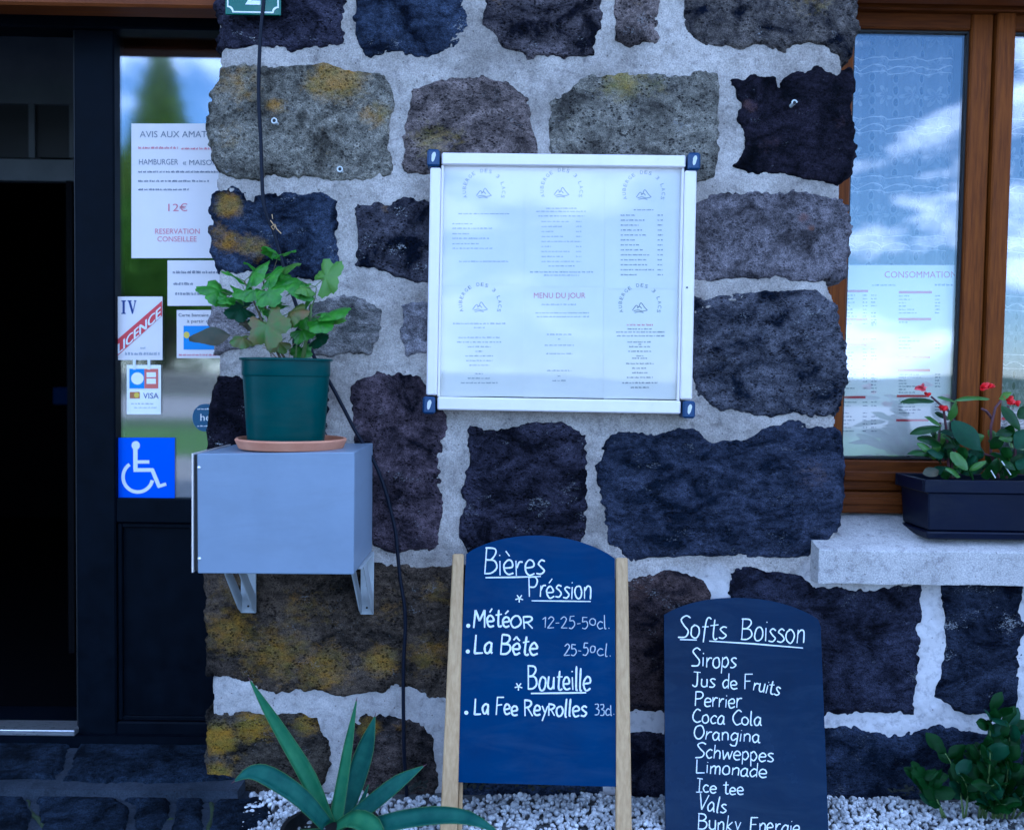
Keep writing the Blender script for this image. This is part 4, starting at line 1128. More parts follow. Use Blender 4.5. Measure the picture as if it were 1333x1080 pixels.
for i, (x0, x1, y0, y1) in enumerate(sheet_px):
    sh = empty('menu_sheet', P((x0 + x1) / 2, (y0 + y1) / 2, PY), s_lab[i], 'menu', 'menu sheets in the display case')
    q = MB(); a, b, c_, d_ = P(x0, y1, PY), P(x1, y1, PY), P(x1, y0, PY), P(x0, y0, PY)
    cvh = Vector((0, .0006, 0)); q.hexa([a, b, b + cvh, a + cvh, d_, c_, c_ + cvh, d_ + cvh]); q.out('paper', M['paper_b'], sh)
    lg, bd, hd, ar = MB(), MB(), MB(), MB()
    cx = (x0 + x1) / 2 + (0, 0, 4, 0, 0, 0)[i]; lc = (630, 731, 838, 625, 0, 833)[i]
    if i != 4:
        logo(lg, case_pl, lc, y0 + (27, 24, 25, 24, 0, 20)[i], 23.5, ar)
        lg.out('logo_lettering', M['ink_mid'] if i in (3, 5) else M['ink_pale'], sh)
        ar.out('logo_drawing', M['ink_mid'] if i == 5 else M['ink_pale'], sh)
    def centred(y, w_, h_=1.5, mb=bd): tiny(mb, case_pl, lc - w_ / 2, y, lc + w_ / 2, h_, mr)
    if i == 0:
        centred(279, 66, 1.6)
        for k, (a_, w_) in enumerate(((292, 26), (298, 52), (305, 22), (311, 48), (318, 34), (324, 52))): tiny(bd, case_pl, 589, a_, 589 + w_, 1.5, mr)
        centred(341, 64, 1.5)
    elif i == 1:
        for y_, w_ in ((272, 40), (276, 66), (282, 60)): centred(y_, w_)
        for k in range(9): tiny(bd, case_pl, 705, 289 + k * 6.5, 705 + mr.uniform(12, 46), 1.3, mr); tiny(bd, case_pl, 750, 289 + k * 6.5, 757, 1.3, mr)
        centred(347, 34); centred(355, 82, 2); centred(359, 46)
    elif i == 2:
        centred(274, 26)
        for k in range(13):
            tiny(bd, case_pl, 808, 281 + k * 6.45, 808 + mr.uniform(16, 44), 1.7, mr); tiny(bd, case_pl, 856, 281 + k * 6.45, 863, 1.7, mr)
    elif i == 3:
        lc = 624; centred(422, 68, 2); centred(427, 14)
        for y_, w_ in ((440, 54), (446, 58), (452, 30), (458, 10), (464, 36), (470, 34), (476, 26), (487, 10), (493, 30), (499, 48)): centred(y_, w_, 1.7)
    elif i == 4:
        lc = 728; txt(hd, case_pl, 'MENU DU JOUR', 695, 388, 762, 7.2, bold=True); hd.out('heading', M['ink_pink'], sh)
        centred(397, 46); centred(408, 62, 1.6); centred(413, 58, 1.6); tiny(bd, case_pl, 759, 408, 767, 2, mr); tiny(bd, case_pl, 759, 413, 767, 2, mr)
        for y_, w_ in ((436, 32), (442, 3), (450, 38), (461, 34), (483, 32), (490, 4), (496, 18)): centred(y_, w_, 1.7)
    else:
        q = MB(); tiny(q, case_pl, 816, 424, 850, 2.6, mr); q.out('heading', M['ink_pink'], sh)
        for y_, w_ in ((429, 32), (433, 62), (438, 60), (446, 32), (449, 4), (452, 28), (458, 30), (464, 10), (467, 20), (474, 36), (480, 20), (486, 20), (492, 34), (499, 46), (505, 24)): centred(y_, w_, 1.9)
        tiny(bd, case_pl, 857, 433, 865, 2, mr); tiny(bd, case_pl, 857, 438, 866, 2, mr)
    bd.out('printed_lines', M['ink_mid'] if i in (2, 5) else M['ink_pale'], sh)

# ================================================================ NOTICES ON THE DOOR GLASS
def sheet(name, label, cat, x0, y0, x1, y1, Y, mat, group=None, t=.0006):
    sh = empty(name, P((x0 + x1) / 2, (y0 + y1) / 2, Y), label, cat, group)
    a, b, c_, d_ = P(x0, y1, Y), P(x1, y1, Y), P(x1, y0, Y), P(x0, y0, Y)
    cvh = Vector((0, t, 0)); q = MB(); q.hexa([a, b, b + cvh, a + cvh, d_, c_, c_ + cvh, d_ + cvh]); q.out('paper', mat, sh)
    return sh, Plate((0, Y - .0003, 0), (0, -1, 0))
NY = GY - .0015
mr = random.Random(11)
sh, pl = sheet('notice_sheet', 'large white notice headed AVIS AUX AMATEURS on the door glass', 'notice', 171, 161, 300, 336, NY, M['paper'])
q = MB(); txt(q, pl, 'AVIS AUX AMATEURS', 182, 179, 296, 8.5, bold=True); q.out('heading', M['ink_mid'], sh)
q = MB(); txt(q, pl, 'HAMBURGER', 181, 214.5, 232, 7.6, bold=True); txt(q, pl, '« MAISON »', 238, 215, 292, 7); q.out('heading', M['ink_mid'], sh)
q = MB(); tiny(q, pl, 180, 194, 232, 3.2, mr); tiny(q, pl, 236, 195, 296, 3.2, mr)
txt(q, pl, '12€', 219, 275, 244, 10, bold=True); txt(q, pl, 'RESERVATION', 202, 304.5, 260, 7); txt(q, pl, 'CONSEILLEE', 205, 314.5, 256, 7); q.out('red_lettering', M['ink_pink'], sh)
q = MB()
for y_, x_ in ((225, 294), (237, 272), (248, 246)): tiny(q, pl, 180, y_, x_, 2.6, mr)
q.out('printed_lines', M['ink_mid'], sh)
sh, pl = sheet('notice_sheet', 'smaller white notice with three printed lines under the large one on the door', 'notice', 218, 339, 300, 398, NY, M['paper'])
q = MB(); tiny(q, pl, 225, 356, 296, 3.8, mr); tiny(q, pl, 226, 371, 252, 3.8, mr); tiny(q, pl, 228, 384, 262, 3.8, mr); q.out('printed_lines', M['ink_mid'], sh)
sh, pl = sheet('licence_card', 'white card with IV and a red diagonal LICENCE band on the door glass', 'sign', 151, 386, 211.5, 468.5, NY, M['paper'])
q = MB(); poly2(q, pl, [(151.6, 443), (211, 391.5), (211, 411), (151.6, 464.5)]); q.out('red_band', M['ink_red'], sh)
q = MB()
for k_ in range(3): txt(q, pl, 'LICENCE', 153.6 + k_ * .45, 461.0 - k_ * .2, 208.6 + k_ * .45, 13.5, .001 + k_ * .0001, True, shear=-.885)
q.out('band_lettering', M['white_v'], sh)
q = MB()
for (pts) in ([(158,391),(164,391),(164,392.3),(162.5,393),(162.5,407),(164,407.6),(164,408.6),(158,408.6),(158,407.6),(159.6,407),(159.6,393),(158,392.3)],
              [(166,391),(171.5,391),(171.5,392),(170.3,392.6),(173.3,403.5),(175.4,392.6),(174.4,392),(174.4,391),(177.6,391),(177.6,392),(176.7,392.5),(173.2,408.6),(171.8,408.6),(167.2,392.4),(166,392)]):
    poly2(q, pl, pts)
q.out('numeral_lettering', M['ink_blue'], sh)
q = MB(); tiny(q, pl, 183, 454, 190, 2.5, mr); tiny(q, pl, 163, 462, 208, 4, mr); q.out('printed_lines', M['ink_pale'], sh)
sh, pl = sheet('card_payment_poster', 'white Carte bancaire poster with blue panel partly behind the drooping leaf', 'poster', 230, 403.5, 300, 466, NY, M['paper'])
q = MB(); txt(q, pl, 'Carte bancaire acceptée', 232.5, 412, 297, 4.4); txt(q, pl, 'à partir de 10 €', 243.5, 420, 292, 4.4); q.out('printed_lines', M['ink'], sh)
q = MB(); block(q, pl, 239, 424, 298, 455); q.out('blue_panel', M['sticker_mid'], sh)
q = MB(); poly2(q, pl, [(243 + 4*math.cos(a), 436 + 4.4*math.sin(a)) for a in [k*math.pi/6 for k in range(12)]], .0008); q.out('yellow_disc', M['sticker_yellow'], sh)
q = MB(); tiny(q, pl, 233, 463, 298, 2.6, mr); q.out('red_lettering', M['ink_pink'], sh)
sh, pl = sheet('bank_card_sign', 'small card sign with CB and VISA marks hanging on two strips below the licence card', 'sign', 165, 475, 209.5, 539, NY, M['paper_b'])
q = MB(); block(q, pl, 168.5, 480, 188, 505.5); q.out('blue_panel', M['sticker_mid'], sh)
q = MB(); block(q, pl, 188, 480, 206, 505.5); q.out('red_panel', plain('red_print', (.65, .14, .10), .5), sh)
q = MB(); poly2(q, pl, [(179 + 8.2*math.cos(a), 492.5 + 8*math.sin(a)) for a in [k*math.pi/9 for k in range(18)]], .0008); block(q, pl, 191, 484.5, 203, 490.8, .0008); block(q, pl, 191, 492.6, 203, 499.5, .0008); q.out('white_letters', M['paper_b'], sh)
q = MB(); block(q, pl, 169, 510, 182, 518.5); q.out('orange_panel', plain('orange_print', (.45, .16, .05), .5), sh)
q = MB(); poly2(q, pl, [(178 + 3.4*math.cos(a), 514.2 + 3.4*math.sin(a)) for a in [k*math.pi/7 for k in range(14)]], .0008); q.out('ring_disc', M['sticker_yellow'], sh)
q = MB(); txt(q, pl, 'VISA', 186.5, 518.5, 206.5, 7.5, bold=True); q.out('printed_lines', M['ink_blue'], sh)
q = MB(); tiny(q, pl, 171, 526, 200, 1.6, mr); tiny(q, pl, 175, 531, 204, 1.4, mr); q.out('small_print', M['ink_pale'], sh)
for k, x_ in enumerate((173, 192)):
    q = MB(); rect(q, x_, 468, x_ + 3.6, 481, NY - .0012, .0005, 0); q.out('hanging_strip', M['white_v'], sh)
# round sticker
YS = NY
rs = empty('round_sticker', P(266, 543, YS), 'round dark teal sticker with white letters he beside the pillar edge', 'sticker')
pl = Plate((0, YS - .0003, 0), (0, -1, 0))
q = MB(); ring = [P(267 + 16.5*math.cos(a), 543.5 + 18*math.sin(a), YS) for a in [k*math.pi/16 for k in range(32)]]
q.prism(ring, (0, .0006, 0)); q.out('disc', M['sticker_teal'], rs)
q = MB(); txt(q, pl, 'he', 261, 547.5, 274, 9.5, bold=True); tiny(q, pl, 257, 533, 276, 1.8, mr); tiny(q, pl, 257, 555, 276, 1.6, mr); q.out('white_letters', M['paper_b'], rs)
# wheelchair sign
sh, pl = sheet('wheelchair_sign', 'square bright blue sign with white wheelchair symbol at the bottom of the door glass', 'sign', 149.5, 569.5, 227.5, 648.5, NY, M['sticker_blue'])
q = MB()
poly2(q, pl, [(176.8 + 5.4*math.cos(a), 579.6 + 5.8*math.sin(a)) for a in [k*math.pi/9 for k in range(18)]])
ribbon(q, pl, [(176.4, 582), (176.4, 611)], 6.4, .0006, cap=False)
ribbon(q, pl, [(174, 611.5), (199.5, 611.5)], 5.6, .0008, cap=False)
ribbon(q, pl, [(176, 601), (194.5, 601)], 5.0, .0009, cap=False)
ribbon(q, pl, [(198, 610.5), (207.4, 633.2)], 5.8, .0010, cap=False)
ribbon(q, pl, [(205.4, 633.2), (216.5, 629.6)], 4.8, .0012, cap=False)
ribbon(q, pl, [(179.6 + 19.3*math.cos(a), 620.5 + 19.6*math.sin(a)) for a in [rad(236 - k * 7.2) for k in range(32)]], 5.2, .0006, cap=False)
q.out('wheelchair_symbol', M['white_v'], sh)

# drinks list behind the window
LY = WY + .045
sh, pl = sheet('drinks_price_list', 'large white drinks price list headed CONSOMMATIONS in red behind the left window pane', 'price list', 1060, 345, 1243, 593, LY, M['paper_b'])
q = MB(); txt(q, pl, 'CONSOMMATIONS', 1151.5, 361.5, 1251, 8.5); q.out('heading', M['ink_red'], sh)
rb, ln = MB(), MB()
for x0, x1, ys in ((1097, 1130, (379, 416, 449, 482, 517)), (1170, 1213, (380.5, 415.5, 465, 482, 515.5, 547))):
    for k, y_ in enumerate(ys): block(rb, pl, x0 - (y_ - 380) * .02, y_ - 1.6, x1 - (y_ - 380) * .025, y_ + 1.4)
for y_ in [385 + k * 4.6 for k in range(9)] + [420, 424] + [442] + [455 + k * 4.4 for k in range(6)] + [488 + 4.5 * k for k in range(6)] + [524 + k * 4.7 for k in range(9)]:
    if mr.random() < .84:
        tiny(ln, pl, 1096, y_, 1096 + mr.uniform(8, 20), 1.6, mr)
        tiny(ln, pl, 1123, y_, 1129, 1.6, mr)
    if mr.random() < .8: tiny(ln, pl, 1134, y_, 1141, 1.7, mr)
for y_ in [386 + k * 4.4 for k in range(6)] + [420] + [440 + k * 4.6 for k in range(4)] + [488 + k * 3.9 for k in range(7)] + [522 + 4 * k for k in range(5)]:
    tiny(ln, pl, 1170, y_, 1170 + mr.uniform(8, 30), 1.7, mr)
    if mr.random() < .8: tiny(ln, pl, 1217, y_, 1224, 1.9, mr)
tiny(ln, pl, 1135, 372, 1166, 1.8, mr); tiny(ln, pl, 1217, 372, 1240, 2.6, mr)
rb.out('red_bars', plain('red_bar_ink', (.60, .04, .07), .6), sh); ln.out('printed_lines', M['ink_mid'], sh)

# green house number plate
NPY = -.030
np_ = empty('house_number_plate', P(328, 0, NPY), 'green enamel house number plate with white border above the black cable', 'sign')
a0, a1 = P(293, 19, NPY), P(365.5, 19, NPY)
hz_ = .145
q = MB(); q.box(a0.x, a1.x, NPY, NPY + .004, a0.z, a0.z + hz_, .0015); q.out('plate', M['sign_green'], np_)
x0_, x1_, z0_, z1_ = a0.x + .005, a1.x - .005, a0.z + .005, a0.z + hz_ - .005
bp_ = []
for (cx, cz, sa_) in ((x0_, z0_, 90), (x1_, z0_, 180), (x1_, z1_, 270), (x0_, z1_, 0)):
    for k in range(6):
        a = rad(sa_ - k * 18); bp_.append((cx + .014 * math.cos(a) * 1, cz + .014 * math.sin(a)))
# order corners: bottom left arc from top to right
def border(off):
    o_ = []
    for (cx, cz, st_) in ((x0_, z0_, 90), (x1_, z0_, 180), (x1_, z1_, 270), (x0_, z1_, 360)):
        for k in range(7):
            a = rad(st_ - k * 15); sx_ = 1 if cx == x0_ else -1; sz_ = 1 if cz == z0_ else -1
            o_.append((cx + sx_ * off * (1) + (.013) * math.cos(a), cz + sz_ * off + (.013) * math.sin(a)))
    return o_
b0_, b1_ = border(0), border(.0034)
q = MB(); n_ = len(b0_)
q.add([(x, NPY - .0006, z) for x, z in b0_] + [(x, NPY - .0006, z) for x, z in b1_], [(i, (i + 1) % n_, n_ + (i + 1) % n_, n_ + i) for i in range(n_)])
q.out('white_border', M['sign_white'], np_)
v, f = glyph_mesh('2', True)
mx, Mx = min(a for a, b in v), max(a for a, b in v); mz, Mz = min(b for a, b in v), max(b for a, b in v)
gx_, gz_ = P(319.5, 6.5, NPY).x, P(328, 6.5, NPY).z
q = MB(); q.add([(gx_ + (a - mx) / (Mx - mx) * .038, NPY - .0008, gz_ + (b - mz) / (Mz - mz) * .078) for a, b in v], f); q.out('number_lettering', M['sign_white'], np_)

# ================================================================ CHALKBOARDS
def lean_plane(px, py_top, Ytop, Ybot):
    """plane of a board leaning back on the wall: through (Y=Ybot, z=0) and the top point"""
    top = P(px, py_top, Ytop)
    up = Vector((0, Ytop - Ybot, top.z)).normalized()
    n = Vector((0, -up.z, up.y))
    if n.y > 0: n = -n
    return Vector((0, Ybot, 0)), n, up
# --- beers, with pale wooden posts
p0, n_, up_ = lean_plane(700, 722, -.060, -.235)
bp = Plate(p0, n_)
bb = empty('beer_chalkboard', bp.at(700, 1080), 'blue chalkboard listing Bières between two pale wooden posts, leaning on the wall', 'chalkboard')
TH = .012
def board_poly(pts): return [bp.at(a, b) for a, b in pts]
arc = [(607 + (800 - 607) * k / 22, 721 + (727 - 721) * k / 22 - 27 * (1 - (2 * k / 22 - 1) ** 2) ** .85) for k in range(23)]
q = MB(); q.prism([bp.at(a, b, .006) for a, b in arc + [(801.5, 1023), (592, 1017)]][::-1], -n_ * TH); o = q.out('board_panel', M['slate'], bb)
def post(xt0, xt1, yt, xb0, xb1, yb, lift=.012, th=.024, name='post', mat=None, par=None):
    q = MB(); f_ = [bp.at(xb0, yb, lift), bp.at(xb1, yb, lift), bp.at(xt1, yt, lift), bp.at(xt0, yt, lift)]
    # keep the feet on the ground
    bk = [p - n_ * th for p in f_]
    q.hexa([f_[0], f_[1], bk[1], bk[0], f_[3], f_[2], bk[2], bk[3]], .003)
    return q.out(name, mat or M['pine'], par or bb)
post(589.5, 604, 721, 572.5, 595, 1086)
post(801.5, 816.5, 726, 801.5, 822, 1091)
post(598, 603, 960, 594.5, 601, 1083, -.016, .02, 'rear_leg')
q = MB(); q.hexa([bp.at(600, 990, -.007), bp.at(803, 996, -.007), bp.at(803, 996, -.022), bp.at(600, 990, -.022), bp.at(600, 975, -.007), bp.at(803, 980, -.007), bp.at(803, 980, -.022), bp.at(600, 975, -.022)]); q.out('cross_bar', M['pine'], bb)
bp2 = Plate(p0 + n_ * .006, n_)
LL = [('Bières', 630, 747, 708, 748, 33, 2.4), ('Préssion', 688, 777, 769, 778.5, 26, 2.2), ('Mété', 616, 816, 663, 816.5, 24, 2.9), ('o§', 664, 817, 693, 817, 24, 2.7),
      ('La Bête', 617, 850, 699, 852, 25, 3.0), ('Bouteille', 687, 897, 768, 898, 29, 2.7), ('La Fee Rey', 617, 929, 712, 931, 22, 2.8), ('§olles', 713, 931, 763, 932, 22, 2.7)]
for k, (s_, x0, b0, x1, b1, cap_, w_) in enumerate(LL):
    q = MB(); hand(q, bp2, s_, x0, b0, x1, b1, cap_, w_, 20 + k)
    if s_ == 'Bières': ribbon(q, bp2, [(632, 751.5), (668, 751), (704, 750)], 2.2, .0016, random.Random(2), .15)
    if s_ == 'Préssion': ribbon(q, bp2, [(692, 781.5), (730, 782), (769, 782.5)], 2.0, .0016, random.Random(3), .15)
    if s_ == 'Bouteille': ribbon(q, bp2, [(691, 902), (730, 901.5), (763, 901)], 3.0, .0016, random.Random(4), .15)
    q.out('chalk_lettering', M['chalk'], bb)
for k, (s_, x0, b0, x1, b1, cap_, w_) in enumerate([('12-25-50', 706, 817, 775, 818, 15, 1.5), ('cl.', 777, 818, 794, 818, 17, 1.5), ('25-50', 734, 852, 774, 853, 15, 1.6), ('cl.', 777, 853, 796, 853, 16, 1.5), ('33cl.', 774, 930, 800, 930, 14, 1.5)]):
    q = MB(); hand(q, bp2, s_, x0, b0, x1, b1, cap_, w_, 40 + k); q.out('thin_chalk_lettering', M['chalk_thin'], bb)
q = MB()
for (x_, y_, r_) in ((609.5, 814, 2.7), (609, 847.5, 2.7), (607, 927, 2.7)):
    poly2(q, bp2, [(x_ + r_*math.cos(a), y_ + r_*math.sin(a)) for a in [j*math.pi/6 for j in range(12)]], .0016)
for (x_, y_) in ((676, 778.5), (675, 893)):
    for j in range(5):
        a = rad(20 + j * 72); ribbon(q, bp2, [(x_, y_), (x_ + 5.2*math.cos(a), y_ + 5.2*math.sin(a))], 2.4, .0016 + j * .0001)
q.out('chalk_dots', M['chalk'], bb)

# --- soft drinks, plain arched board
p1, n1, up1 = lean_plane(965, 800, -.045, -.215)
sp = Plate(p1, n1)
sb = empty('soft_drinks_chalkboard', sp.at(970, 1085), 'dark navy arched chalkboard listing Softs Boisson leaning under the sill, without posts', 'chalkboard')
arc = [(864 + (1064 - 864) * k / 24, 800 + 6 * k / 24 - 25 * (1 - abs(2 * k / 24 - 1) ** 2.2) ** .9) for k in range(25)]
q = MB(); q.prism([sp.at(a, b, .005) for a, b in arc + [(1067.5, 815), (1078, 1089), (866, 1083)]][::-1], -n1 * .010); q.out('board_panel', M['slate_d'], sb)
sp2 = Plate(p1 + n1 * .005, n1)
SL = [('Softs', 882, 829, 944, 832, 28, 2.0), ('Boisson', 964, 832, 1046, 838, 29, 2.0), ('Sirops', 900, 867, 957, 870, 22, 2.0), ('Jus de F', 901, 893, 978, 897, 19, 1.9), ('ruits', 979, 898, 1013, 905, 19, 1.9),
      ('Perrier', 904, 918, 964, 921, 20, 1.9), ('Coca Cola', 901, 940, 990, 944, 18, 1.9), ('Orangina', 902, 960, 988, 966, 18, 1.9), ('Schweppes', 905, 985, 1006, 991, 19, 1.9),
      ('Limonade', 906, 1005, 997, 1012, 18, 1.9), ('Ice tee', 906, 1030, 967, 1034, 17, 1.9), ('Vals', 908, 1052, 944, 1058, 20, 1.9), ('Bunky', 908, 1078, 963, 1082, 20, 1.9), ('Energie', 976, 1082, 1040, 1085, 20, 1.9)]
for k, (s_, x0, b0, x1, b1, cap_, w_) in enumerate(SL):
    q = MB(); hand(q, sp2, s_, x0, b0, x1, b1, cap_, w_, 70 + k)
    if s_ == 'Softs': ribbon(q, sp2, [(885, 832), (907, 832.5)], 2.2, .0016, random.Random(2), .1)
    if s_ == 'Boisson': ribbon(q, sp2, [(923, 834), (980, 837.5), (1045, 843)], 2.2, .0016, random.Random(3), .1)
    q.out('chalk_lettering', M['chalk'], sb)

# ================================================================ GREY METAL BOX ON BRACKETS
BF = -0.300                      # front of the box
box = empty('metal_box', (P(370, 745, -.16).x, -.16, P(370, 747, BF).z), 'grey painted metal box on two wall brackets under the green flower pot', 'box')
b_bl, b_br, b_tr, b_tl = P(257.5, 746, BF), P(460.5, 747.5, BF), P(461.5, 588.5, BF), P(256.5, 590.5, BF)
def back(p, y): return Vector((p.x, y, p.z))
q = MB(); q.hexa([b_bl, b_br, back(b_br, -.016), back(b_bl, -.016), b_tl, b_tr, back(b_tr, -.016), back(b_tl, -.016)], .0016); q.out('box_body', M['steel'], box)
dl, dl2 = P(249.5, 745, BF), P(249.5, 590, BF)
q = MB(); q.hexa([dl, P(251.2, 745, BF), back(P(251.2, 745, BF), -.02), back(dl, -.02), dl2, P(251.0, 590, BF), back(P(251.0, 590, BF), -.02), back(dl2, -.02)], .0005); q.out('side_cover', M['alu'], box)
q = MB(); q.hexa([P(251.6, 743, BF) + Vector((0, .006, 0)), P(257.3, 743, BF) + Vector((0, .006, 0)), back(P(257.3, 743, BF), -.02), back(P(251.6, 743, BF), -.02),
                  P(251.6, 592, BF) + Vector((0, .006, 0)), P(256.5, 592, BF) + Vector((0, .006, 0)), back(P(256.5, 592, BF), -.02), back(P(251.6, 592, BF), -.02)]); q.out('cover_gap', M['gasket'], box)
for (x_, y_) in ((257.5 + 1.5, 608.5), (259.5, 727)):
    q = MB(); c_ = P(x_, y_, BF - .001); q.add([c_ + Vector((.0036*math.cos(a), 0, .0036*math.sin(a))) for a in [k*math.pi/5 for k in range(10)]] + [c_ + Vector((0, -.0022, 0))] + [c_ + Vector((.0036*math.cos(a), .002, .0036*math.sin(a))) for a in [k*math.pi/5 for k in range(10)]],
        [(k, (k+1) % 10, 10) for k in range(10)] + [(k, 11 + k, 11 + (k+1) % 10, (k+1) % 10) for k in range(10)]); q.out('screw', M['screw'], box)
zb_ = (b_bl.z + b_br.z) / 2
def bracket(x0, x1, zfoot, yfront, lab):
    """wall strap, arm under the box and a slanting strut, pressed from sheet"""
    br = empty('shelf_bracket', ((x0 + x1) / 2, -.02, zb_), lab, 'bracket', 'brackets under the metal box')
    q = MB(); q.box(x0, x1, -.024, -.018, zfoot, zb_ - .001, .001); q.out('wall_strap', M['steel_l'], br)
    q = MB(); q.box(x0, x1, yfront, -.025, zb_ - .0045, zb_ - .0012, .001); q.out('arm', M['steel_l'], br)
    th_ = .003
    for xx in (x0, x1 - th_):
        pts = [(yfront + .03, zb_ - .005), (yfront + .075, zb_ - .005), (-.024, zfoot + .045), (-.024, zfoot + .002), (-.05, zfoot + .018)]
        q = MB(); q.prism([(xx, a, b) for a, b in pts], (th_, 0, 0)); q.out('strut', M['steel_l'], br)
    q = MB()
    for dz in (.018, .075):
        c_ = Vector(((x0 + x1) / 2, -.0245, zfoot + dz)); q = MB(); q.add([c_ + Vector((.003*math.cos(a), 0, .003*math.sin(a))) for a in [k*math.pi/5 for k in range(10)]], [tuple(range(10))])
        q.out('bolt', M['gasket'], br)
bracket(P(314, 780, -.02).x, P(333.5, 780, -.02).x, P(322, 797, -.02).z, -.22, 'left pale grey bracket under the metal box, beside the door edge')
bracket(P(469.5, 780, -.02).x, P(486.5, 780, -.02).x, P(480, 799, -.02).z, -.22, 'right pale grey bracket under the metal box, beside the black cable')

# ================================================================ POT, SAUCER, PLANT
PYc = -.168
ztop = (b_tl.z + b_tr.z) / 2
ct = Vector((P(379.5, 575, PYc).x, PYc, ztop))
rs_ = (P(451, 575, PYc).x - P(308.5, 575, PYc).x) / 2
q = MB(); q.lathe(ct, [(0.0, .001), (rs_ * .90, .001), (rs_ * .935, .003), (rs_, .022), (rs_ - .003, .026), (rs_ - .008, .0255), (rs_ * .90, .008), (0, .007)], 64)
sau = q.out('pot_saucer', M['terra'], None); smooth_by_angle(sau, 40); tag(sau, 'terracotta saucer under the green flower pot on the metal box', 'saucer')
pc = Vector((P(372.5, 567, PYc).x, PYc, ztop + .0075))
hp = P(372, 467, PYc).z - pc.z
r0, r1 = (P(421.5, 565, PYc).x - P(324.0, 565, PYc).x) / 2, (P(427.5, 487, PYc).x - P(317.5, 487, PYc).x) / 2
rr_ = (P(431.5, 468, PYc).x - P(312.5, 468, PYc).x) / 2
pot = empty('flower_pot', pc, 'dark green plastic flower pot standing on a terracotta saucer', 'flower pot')
hb = hp * .80
q = MB(); q.lathe(pc, [(0, 0), (r0 - .003, 0), (r0, .003), (r0 + (r1 - r0) * .98, hb), (r1 + .0018, hb + .001), (r1 + .0025, hb + .004), (rr_ - .006, hp - .005), (rr_, hp - .004), (rr_, hp), (rr_ - .003, hp + .001), (rr_ - .0085, hp - .002), (r1 - .004, hp - .03), (r0, .01), (0, .01)], 72)
# soft vertical flats, as on the moulded pot
for i_, v_ in enumerate(q.v):
    d_ = Vector((v_.x - pc.x, v_.y - pc.y, 0)); a_ = math.atan2(d_.y, d_.x)
    if v_.z < pc.z + hb: q.v[i_] = v_ + d_ * (-.012 * max(0, math.cos(a_ * 8)) ** 6)
o = q.out('pot_body', M['pot'], pot); smooth_by_angle(o, 40)
q = MB(); vs = [(pc.x, pc.y, pc.z + hp - .022)]; rnd = random.Random(3)
for j in range(1, 7):
    for k in range(24):
        a = k * math.pi / 12; vs.append((pc.x + j / 6 * (r1 - .003) * math.cos(a), pc.y + j / 6 * (r1 - .003) * math.sin(a), pc.z + hp - .022 + rnd.uniform(-.004, .006)))
fs = [(0, 1 + k, 1 + (k + 1) % 24) for k in range(24)] + [(1 + j*24 + k, 1 + (j+1)*24 + k, 1 + (j+1)*24 + (k+1) % 24, 1 + j*24 + (k+1) % 24) for j in range(5) for k in range(24)]
q.add(vs, fs); o = q.out('potting_soil', M['soil'], pot, smooth=True)

def leaf_geo(base, tip, normal, width, kind='oval', arch=.1, fold=.25, ns=9, nw=6, rnd=None, wav=.0):
    """curved blade from base to tip; normal = the side that faces up"""
    base, tip, normal = Vector(base), Vector(tip), Vector(normal)
    ax = tip - base; L = ax.length; d = ax.normalized()
    side = d.cross(normal).normalized(); up = side.cross(d).normalized()
    V, Fc = [], []
    ph = rnd.uniform(0, 6) if rnd else 0
    for i in range(ns + 1):
        t = i / ns
        if kind == 'oval': w = math.sin(math.pi * min(1, t * .96 + .02)) ** .75 * (1.05 - .25 * t)
        elif kind == 'lance': w = (math.sin(math.pi * (t ** .8) * .98 + .02)) ** .9
        elif kind == 'round': w = math.sqrt(max(0, 1 - (2 * t - 1) ** 2)) * 1.0 + .02
        elif kind == 'lobed':
            w = math.sin(math.pi * min(1, t * .93 + .05)) ** .6 * (1 + .20 * math.sin(t * 15.5 + 1.2)) * (1.12 - .45 * t)
        for j in range(nw + 1):
            s = 2 * j / nw - 1
            back_ = -.16 * L * abs(s) ** 2 * (1 - t) if kind in ('lobed', 'round') else 0
            ser = 1 + (.05 * math.sin(t * 40 + j) if abs(s) > .9 and kind == 'lobed' else 0)
            p = base + d * (t * L + back_) + side * (s * w * width / 2 * ser) + up * (arch * L * math.sin(math.pi * t * .9) - fold * abs(s) ** 1.3 * w * width / 2 * (1 if fold > 0 else 1) + wav * width * math.sin(t * 9 + ph) * s)
            V.append(p)
    for i in range(ns):
        for j in range(nw):
            a = i * (nw + 1) + j; Fc.append((a, a + 1, a + nw + 2, a + nw + 1))
    return V, Fc

